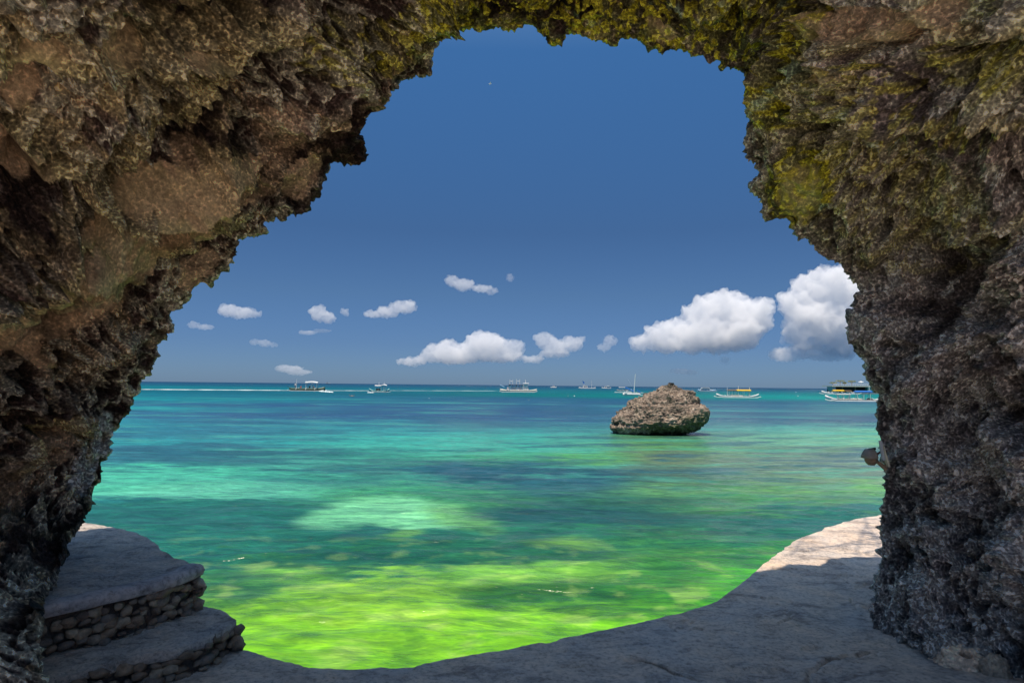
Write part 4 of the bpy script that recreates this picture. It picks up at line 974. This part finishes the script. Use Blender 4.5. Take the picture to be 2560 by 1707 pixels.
boat(2140, 1003, 150, 'nearest white outrigger boat with a blue awning, partly behind the right pillar', hull='white', H=.028, B_=.07, rise=.075, aft=1.0, rz=R(-3), trim='cream',
     canopies=((-.02, .25, .155, .022, 'blue', 0), (-.32, -.1, .115, .006, 'cream', 0)), cabins=((-.28, .1, .05, 'cream', 0), (.18, .28, .055, 'dark', 0)), rig=(.9, .13, 0, 'white'), masts=((-.3, .02, .11, .004, 0), (-.1, .02, .15, .004, 0)))
# distant grey ship
boat(820, 958.8, 12, 'faint grey ship on the horizon above the leftmost boats', cat='ship', name='ship', hull='grey', H=.10, B_=.15, rise=.02, cabins=((-.3, -.1, .3, 'grey', 1),), group='boats out on the bay')

# floating bar
fl, k = sea_at(2138, 985); W_ = 122 * k
fb_ = empty('floating_bar', fl); tag(fb_, 'two-deck floating bar platform with dark open lower deck and planted roof', 'floating bar')
def X(px): return (px - 2138) * k
def Zz(py): return (985 - py) * k
MB().box((X(2140), 4, Zz(983)), (122 * k, 10, 3 * k)).build('lower_deck', MT['grey'], fb_)
MB().box((X(2136), 4, Zz(965.5)), (118 * k, 11, 2.4 * k)).build('roof_deck', MT['cream'], fb_)
MB().box((X(2136), 7.5, Zz(974)), (100 * k, .3, 15 * k)).build('back_wall', MT['dark'], fb_)
for px in (2082, 2104, 2136, 2168):
    MB().tube((X(px), -1, Zz(984)), (X(px), -1, Zz(966)), 1.1 * k, n=6).build('post', MT['brown' if px != 2168 else 'white'], fb_)
MB().tube((X(2172), -1.4, Zz(984)), (X(2169), -1.4, Zz(966)), 1.2 * k, n=6).build('post', MT['white'], fb_)
MB().loft([[Vector((X(2176), y_, Zz(966))), Vector((X(2192), y_, Zz(968))), Vector((X(2200), y_, Zz(984))), Vector((X(2176), y_, Zz(984)))] for y_ in (0, 5)]).build('side_screen', MT['teal'], fb_)
mb = MB()
for px in range(2082, 2178, 6): mb.tube((X(px), -1.3, Zz(964.5)), (X(px), -1.3, Zz(960.5)), .25 * k, n=4)
mb.tube((X(2080), -1.3, Zz(960.5)), (X(2178), -1.3, Zz(960.5)), .25 * k, n=4); mb.build('railing', MT['white'], fb_)
MB().loft([[Vector((X(2077), y_, Zz(967))), Vector((X(2086), y_, Zz(967))), Vector((X(2090), y_, Zz(984))), Vector((X(2082), y_, Zz(984)))] for y_ in (-1.2, 4)]).build('end_panel', MT['grey'], fb_)
# rooftop trees and parasol
m, t, p = new_mat('leaf'); oi = N(t, 'ShaderNodeNewGeometry'); n = noise_node(t, 1.2, 3, .6, oi.outputs['Position'])
r = ramp(t, n.outputs[0], [(.3, (.05, .08, .02)), (.55, (.12, .15, .04)), (.75, (.26, .16, .06))]); t.links.new(r.outputs[0], p.inputs['Base Color']); MLEAF = m
rl = random.Random(3)
def small_tree(px, py, wpx, hpx, label):
    b_ = Vector((fl.x + X(px), fl.y + 2, fl.z + Zz(964.2)))
    o = empty('small_tree', b_); tag(o, label, 'tree', 'plants on the floating bar')
    h_ = (964 - py) * k
    MB().tube((0, 0, 0), (.1 * k, 0, h_), .6 * k, .35 * k).tube((0, 0, h_ * .5), (wpx * .25 * k, 0, h_ * 1.05), .3 * k, .2 * k).tube((0, 0, h_ * .5), (-wpx * .25 * k, 0, h_ * .98), .3 * k, .2 * k).build('trunk', MT['brown'], o)
    mb = MB()
    for _ in range(260):
        a_ = rl.uniform(0, 6.28); q = rl.random() ** .5
        c0 = Vector((math.cos(a_) * q * wpx * .5 * k, math.sin(a_) * q * wpx * .4 * k, h_ + rl.uniform(-.5, .5) * hpx * k * (1 - .5 * q)))
        s_ = rl.uniform(.5, 1.1) * k; ax = Vector([rl.uniform(-1, 1) for _ in range(3)]).normalized(); bx = ax.orthogonal().normalized()
        v = [mb.b.verts.new(c0 + ax * s_), mb.b.verts.new(c0 + bx * s_ * .7), mb.b.verts.new(c0 - ax * s_), mb.b.verts.new(c0 - bx * s_ * .7)]; mb.b.faces.new(v)
    mb.build('crown', MLEAF, o)
small_tree(2088, 957, 20, 5, 'leafy brownish tree at the left end of the floating bar roof')
small_tree(2106, 952, 22, 5, 'taller thin green tree second from the left on the bar roof')
small_tree(2117, 957, 10, 7, 'narrow rust-brown tree in the middle of the bar roof')
small_tree(2135, 953, 20, 6, 'dark leaning tree nearest the white parasol on the bar roof')
pa = empty('parasol', (fl.x + X(2157), fl.y + 1.5, fl.z + Zz(964.2))); tag(pa, 'white parasol open on the floating bar roof', 'parasol')
MB().tube((0, 0, 0), (0, 0, 11 * k), .35 * k).build('pole', MT['white'], pa); MB().tube((0, 0, 9.3 * k), (0, 0, 11.8 * k), 7 * k, .3 * k, 10).build('canopy', MT['white'], pa)

# ------------------------------------------------------------------ people, buoys, bird, foam
def person_mesh(pose):
    J = {'stand': [(0, 0, .92), (0, 0, 1.15), (0, 0, 1.40), (0, 0, 1.50), (0, 0, 1.64), (-.10, 0, .88), (-.12, .02, .48), (-.12, 0, .05), (.10, 0, .88), (.12, .02, .48), (.12, 0, .05), (-.19, 0, 1.38), (-.27, .02, 1.12), (-.24, -.12, .92), (.19, 0, 1.38), (.27, .02, 1.12), (.24, -.12, .92)],
         'sit': [(0, 0, .12), (0, .02, .36), (0, .02, .62), (0, 0, .72), (0, -.02, .86), (-.10, 0, .10), (-.14, -.42, .30), (-.14, -.45, -.12), (.10, 0, .10), (.14, -.42, .30), (.14, -.45, -.12), (-.19, .02, .60), (-.25, -.1, .38), (-.16, -.30, .30), (.19, .02, .60), (.25, -.1, .38), (.16, -.30, .30)],
         'swim': [(0, 0, -.25), (0, 0, -.05), (0, 0, .02), (0, 0, .12), (0, -.04, .24), (-.1, .1, -.3), (-.15, .5, -.3), (-.15, .9, -.3), (.1, .1, -.3), (.15, .5, -.3), (.15, .9, -.3), (-.2, 0, .02), (-.45, -.1, .12), (-.65, -.15, .30), (.2, 0, .02), (.45, -.1, .10), (.65, -.2, .22)]}[pose]
    Ed = [(0, 1), (1, 2), (2, 3), (3, 4), (0, 5), (5, 6), (6, 7), (0, 8), (8, 9), (9, 10), (2, 11), (11, 12), (12, 13), (2, 14), (14, 15), (15, 16)]
    rad = [.14, .13, .14, .055, .105, .09, .06, .045, .09, .06, .045, .06, .042, .035, .06, .042, .035]
    me_ = bpy.data.meshes.new('p'); me_.from_pydata(J, Ed, []); o = bpy.data.objects.new('p', me_); COL.objects.link(o)
    o.modifiers.new('s', 'SKIN'); 
    if not me_.skin_vertices: 
        bpy.context.view_layer.objects.active = o
    for i, v in enumerate(me_.skin_vertices[0].data): v.radius = (rad[i], rad[i]); v.use_root = (i == 0)
    sb = o.modifiers.new('u', 'SUBSURF'); sb.levels = 1; sb.render_levels = 1
    bpy.context.view_layer.update(); dg = bpy.context.evaluated_depsgraph_get()
    out = bpy.data.meshes.new_from_object(o.evaluated_get(dg)); bpy.data.objects.remove(o); return out
PM = {k_2: person_mesh(k_2) for k_2 in ('stand', 'sit', 'swim')}
def person(px, py, z, pose, label, shirt, short, rz=0):
    loc, k2 = sea_at(px, py); me_ = PM[pose].copy(); me_.materials.clear()
    for c in ('skin', shirt, short): me_.materials.append(MT[c])
    zc = {'stand': (.85, 1.42, .45), 'sit': (.2, .62, -1), 'swim': (-.5, -.4, -1)}[pose]
    for q in me_.polygons:
        zz = q.center.z; q.use_smooth = True
        q.material_index = 1 if (zc[0] < zz < zc[1] and abs(q.center.x) < .22) else (2 if (zc[2] < zz <= zc[0] and pose == 'stand') else 0)
    o = bpy.data.objects.new('person', me_); COL.objects.link(o); o.location = loc + Vector((0, 0, z)); o.rotation_euler = (0, 0, rz); tag(o, label, 'person', 'people on and around the boats'); return o
person(738, 977, .85, 'stand', 'person standing near the bow of the green boat in a white and red top', 'white', 'red')
person(752, 977, .85, 'sit', 'person in red sitting in the middle of the green boat', 'red', 'dark')
person(774, 977, .9, 'sit', 'dark-clothed person sitting under the white canopy', 'dark', 'dark')
person(784, 977, .9, 'sit', 'person in navy at the canopy\'s right post on the green boat', 'navy', 'dark', .5)
person(1797 - 1797 + 880, 990, 0, 'swim', 'swimmer with raised arms in the water below the left boats', 'red', 'red')
def buoy(px, py, s_, c, label):
    loc, k2 = sea_at(px, py); o = empty('buoy', loc); tag(o, label, 'buoy', 'mooring buoys on the bay')
    MB().ball((0, 0, s_ * k2 * .5), (s_ * k2,) * 3, 2).build('float', MT[c], o, True); MB().tube((0, 0, s_ * k2 * 1.3), (0, 0, s_ * k2 * 2.1), s_ * k2 * .18).build('ring', MT['dark'], o)
buoy(1436, 991, 1.7, 'white', 'bright white buoy below the tiny boats left of the mast')
buoy(1420, 991, 1.3, 'grey', 'small dull buoy just left of the bright white one')
buoy(1786, 991, 1.5, 'cream', 'cream buoy between the sea rock and the yellow-awning boat')
buoy(1995, 991, 1.6, 'pink', 'pinkish buoy alone between the yellow boat and the floating bar')
buoy(1990, 981, 1.1, 'white', 'small far buoy above the pinkish one')
buoy(1560 - 487, 996, 1.0, 'white', 'speck-like white buoy below the wake between the second boat and the ferry')
buoy(1322, 1000, 1.0, 'cream', 'lone small buoy in the water under the ferry')
# gull
gp = ray(1225.5, 210.5); gp = Vector((0, 0, EYE)) + gp * 95
gu = empty('gull', gp, .3); tag(gu, 'small white gull flying high in the blue sky', 'bird')
mb = MB(); rings = []
for (x, r0) in ((-.24, .01), (-.15, .035), (0, .055), (.12, .05), (.18, .035), (.24, .01)): rings.append([Vector((x, math.cos(a_) * r0, math.sin(a_) * r0)) for a_ in np.linspace(0, 6.28, 8, endpoint=False)])
mb.loft(rings); mb.build('body', MT['white'], gu, True)
for sy in (-1, 1):
    mb = MB(); mb.loft([[Vector((.08, 0, .03)), Vector((-.08, 0, .03)), Vector((0, 0, .05))], [Vector((.10, sy * .25, .13)), Vector((-.05, sy * .25, .13)), Vector((.02, sy * .25, .145))], [Vector((-.02, sy * .55, .06)), Vector((-.07, sy * .55, .06)), Vector((-.04, sy * .55, .066))]])
    w_ = mb.build('wing', MT['white'], gu); w_.rotation_euler = (0, 0, 0)
# foam: long thin wakes lying on the sea
m, t, p = new_mat('foam'); p.inputs['Base Color'].default_value = (.72, .84, .84, 1); p.inputs['Roughness'].default_value = .9
g = N(t, 'ShaderNodeNewGeometry'); mp = N(t, 'ShaderNodeMapping'); mp.inputs['Scale'].default_value = (.25, 1.2, 1); t.links.new(g.outputs['Position'], mp.inputs[0])
n = noise_node(t, .8, 6, .7, mp.outputs[0]); at = N(t, 'ShaderNodeAttribute', attribute_name='thick')
mu = N(t, 'ShaderNodeMath', operation='MULTIPLY_ADD'); t.links.new(n.outputs[0], mu.inputs[0]); mu.inputs[1].default_value = 1.6; 
sb_ = N(t, 'ShaderNodeMath', operation='SUBTRACT'); t.links.new(at.outputs['Fac'], sb_.inputs[0]); sb_.inputs[1].default_value = 1.0; t.links.new(sb_.outputs[0], mu.inputs[2]); mu.use_clamp = True
n_c2 = noise_node(t, .5, 3, .6, g.outputs['Position']); r = ramp(t, n_c2.outputs[0], [(.3, (.55, .74, .74)), (.7, (.85, .9, .9))]); t.links.new(r.outputs[0], p.inputs['Base Color'])
t.links.new(mu.outputs[0], p.inputs['Alpha']); MFOAM = m
def wake(px0, py0, px1, py1, half_px, thick, name='wake_foam'):
    n_ = 160; rows = []; th = []
    for s_ in (-1, 0, 1):
        rr = []
        for q in np.linspace(0, 1, n_):
            hp = half_px * (.5 + .5 * math.sin(math.pi * min(1, q * 6 + .1) / 2)) * (1 + .4 * math.sin(q * 37) * math.sin(q * 11))
            pz = at_z(px0 + (px1 - px0) * q, py0 + (py1 - py0) * q + s_ * hp, WATER + .09); rr.append(pz[:]); th.append(thick * (1.0 if s_ == 0 else .25) * min(1, q * 12 + .2, (1 - q) * 12 + .1))
        rows.append(rr)
    o = link(name, np_mesh(name, np.array(rows), grid_quads(3, n_, flip=True), attrs={'thick': np.array(th)}), MFOAM); tag(o, kind='stuff'); return o
wake(340, 973, 722, 975.5, 1.0, 1.1); wake(700, 975.5, 940, 976.5, .9, .75); wake(960, 976, 1250, 977, .9, .6)
wake(796, 977, 834, 980, 1.5, 1.4); wake(918, 981, 935, 981, 1.0, 1.2)
print('boats', time.time() - T0)

# ------------------------------------------------------------------ clouds (real volumes, kilometres out)
def cloud_material(name, dens):
    m = bpy.data.materials.new(name); m.use_nodes = True; t = m.node_tree; t.nodes.clear()
    o = N(t, 'ShaderNodeOutputMaterial'); v = N(t, 'ShaderNodeVolumePrincipled'); v.inputs['Density'].default_value = dens
    v.inputs['Color'].default_value = (.985, .985, .985, 1); v.inputs['Anisotropy'].default_value = 0.0
    t.links.new(v.outputs[0], o.inputs['Volume']); return m
MC = {'dense': cloud_material('cloud_dense', .020), 'mid': cloud_material('cloud_mid', .017), 'thin': cloud_material('cloud_thin', .011)}
DC = 3000.0; KC = DC / F
rc = random.Random(21)
def cloud(puffs, label, dens='dense', voxel=4.5, rough_=1.0, seed=0):
    cxp = sum(q[0] for q in puffs) / len(puffs); cyp = sum(q[1] for q in puffs) / len(puffs); c0 = at_y(cxp, cyp, DC)
    b_ = bmesh.new()
    for (x, y, rx, ry) in puffs:
        q = at_y(x, y, DC) - c0; r = bmesh.ops.create_icosphere(b_, subdivisions=3, radius=1)
        bmesh.ops.transform(b_, matrix=Matrix.Translation(q) @ Matrix.Diagonal((rx * 1.02 * KC, (rx + ry) * .5 * KC * .8, ry * 1.02 * KC, 1)), verts=r['verts'])
        for _ in range(7):     # smaller puffs over the upper side
            a_ = rc.uniform(.1, 3.0); s_ = rc.uniform(.22, .5)
            qq = q + Vector((math.cos(a_) * rx * .75 * KC, rc.uniform(-.5, .5) * rx * KC, math.sin(a_) * ry * .75 * KC)); r = bmesh.ops.create_icosphere(b_, subdivisions=2, radius=1)
            bmesh.ops.transform(b_, matrix=Matrix.Translation(qq) @ Matrix.Diagonal((rx * s_ * KC, rx * s_ * KC, ry * s_ * KC, 1)), verts=r['verts'])
    me_ = bpy.data.meshes.new('c'); b_.to_mesh(me_); b_.free(); o = bpy.data.objects.new('c', me_); COL.objects.link(o)
    md = o.modifiers.new('r', 'REMESH'); md.mode = 'VOXEL'; md.voxel_size = voxel * .8
    bpy.context.view_layer.update(); dg = bpy.context.evaluated_depsgraph_get(); out = bpy.data.meshes.new_from_object(o.evaluated_get(dg)); bpy.data.objects.remove(o)
    n_ = len(out.vertices); P_ = np.empty(n_ * 3, np.float32); out.vertices.foreach_get('co', P_); P_ = P_.reshape(-1, 3)
    Nm = np.empty(n_ * 3, np.float32); out.vertices.foreach_get('normal', Nm); Nm = Nm.reshape(-1, 3)
    sz = np.mean([min(q[2], q[3]) for q in puffs]) * KC; Ps = P_ / sz + seed
    w1 = np.stack([pn(Ps * 1.2, 1), pn(Ps * 1.2 + 5, 2), pn(Ps * 1.2 + 9, 3)], 1) * sz * .35
    h_ = -np.abs(pn(Ps * 1.3, 31)) * .75 - np.abs(pn(Ps * 2.8, 32)) * .5 - np.abs(pn(Ps * 5.6, 34)) * .34 + pn(Ps * 11, 33) * .13 + .36
    P_ = P_ + Nm * (h_ * sz * .9 * rough_)[:, None] + w1
    out.vertices.foreach_set('co', P_.ravel()); out.update()
    o = bpy.data.objects.new('c', out); COL.objects.link(o); md = o.modifiers.new('r', 'REMESH'); md.mode = 'VOXEL'; md.voxel_size = voxel * .75
    bpy.context.view_layer.update(); dg = bpy.context.evaluated_depsgraph_get(); o2 = bpy.data.meshes.new_from_object(o.evaluated_get(dg)); bpy.data.objects.remove(o); out = o2; out.name = 'cloud'
    out.materials.clear(); out.materials.append(MC[dens]); o = bpy.data.objects.new('cloud', out); COL.objects.link(o); o.location = c0; tag(o, label, 'cloud', 'clouds over the bay'); return o
cloud([(570, 776, 26, 16), (600, 782, 32, 15), (632, 786, 18, 9)], 'small bright cloud nearest the left wall, above a fainter wisp', 'mid', 4, 1, 1)
cloud([(485, 813, 16, 9), (515, 818, 22, 7)], 'faint wisp of cloud lowest beside the left wall', 'thin', 3, 1, 2)
cloud([(795, 782, 22, 18), (815, 795, 26, 14), (862, 780, 12, 10)], 'small white cloud third from the left with a tiny puff at its right', 'mid', 4, 1, 3)
cloud([(770, 832, 24, 5), (805, 827, 20, 5)], 'thin flat wisp just under the third small cloud', 'thin', 3, 1, 4)
cloud([(935, 787, 26, 8), (970, 780, 30, 14), (1010, 768, 32, 16)], 'slanting white cloud left of the centre of the opening', 'mid', 4, 1, 5)
cloud([(635, 855, 12, 8), (662, 858, 16, 9), (685, 862, 10, 6)], 'little round cloud low over the leftmost boats', 'thin', 3, 1, 6)
cloud([(1130, 702, 18, 14), (1158, 712, 26, 16), (1205, 722, 24, 10), (1230, 728, 14, 8)], 'highest cloud, alone near the middle of the sky', 'mid', 4, 1.1, 7)
cloud([(1275, 695, 10, 10)], 'barely visible puff right of the highest cloud', 'thin', 3, 1, 8)
cloud([(1040, 902, 28, 9), (1085, 890, 34, 16), (1140, 888, 66, 22), (1210, 866, 50, 38), (1245, 890, 60, 16), (1290, 868, 20, 18), (1180, 880, 50, 22), (1330, 898, 30, 7), (1090, 880, 26, 20), (1120, 872, 26, 22), (1250, 868, 30, 22), (1020, 905, 30, 10), (1190, 862, 26, 26), (1215, 850, 18, 18)], 'long low cumulus bank above the large ferry', 'dense', 4.5, 1, 9)
cloud([(1360, 850, 24, 20), (1390, 868, 34, 20), (1430, 860, 28, 18), (1450, 850, 14, 9), (1385, 885, 40, 8)], 'ragged small cumulus right of the long low bank', 'mid', 4, 1, 10)
cloud([(1510, 868, 18, 12), (1525, 852, 18, 14)], 'little dim cloud between the two larger cumulus groups', 'thin', 3, 1, 11)
cloud([(1610, 860, 34, 20), (1660, 840, 46, 36), (1700, 815, 30, 20), (1760, 790, 48, 40), (1800, 770, 50, 38), (1835, 755, 34, 24), (1860, 800, 70, 50), (1790, 840, 110, 38), (1700, 866, 80, 14)], 'large billowing cumulus right of centre above the sea rock', 'dense', 6, 1, 12)
cloud([(2000, 760, 46, 40), (2060, 730, 60, 50), (2110, 700, 44, 34), (2070, 800, 90, 60), (2140, 760, 60, 70), (2010, 830, 50, 40), (2100, 850, 70, 40)], 'tall grey-white cumulus tower touching the right pillar', 'dense', 6, 1, 13)
cloud([(1960, 888, 40, 16), (2010, 880, 50, 18), (2070, 890, 50, 14), (2110, 878, 24, 14)], 'hazy low cloud beneath the cumulus tower', 'thin', 4, 1, 14)
cloud([(720, 922, 34, 8), (745, 930, 30, 8)], 'faint cloud low on the horizon above the leftmost boat', 'thin', 3.5, 1, 15)
cloud([(1700, 928, 28, 7), (1725, 932, 20, 6)], 'faint smear of cloud over the sea rock top', 'thin', 3, 1, 16)
cloud([(1812, 900, 12, 9)], 'tiny faint puff under the large cumulus', 'thin', 3, 1, 17)
print('done', time.time() - T0)
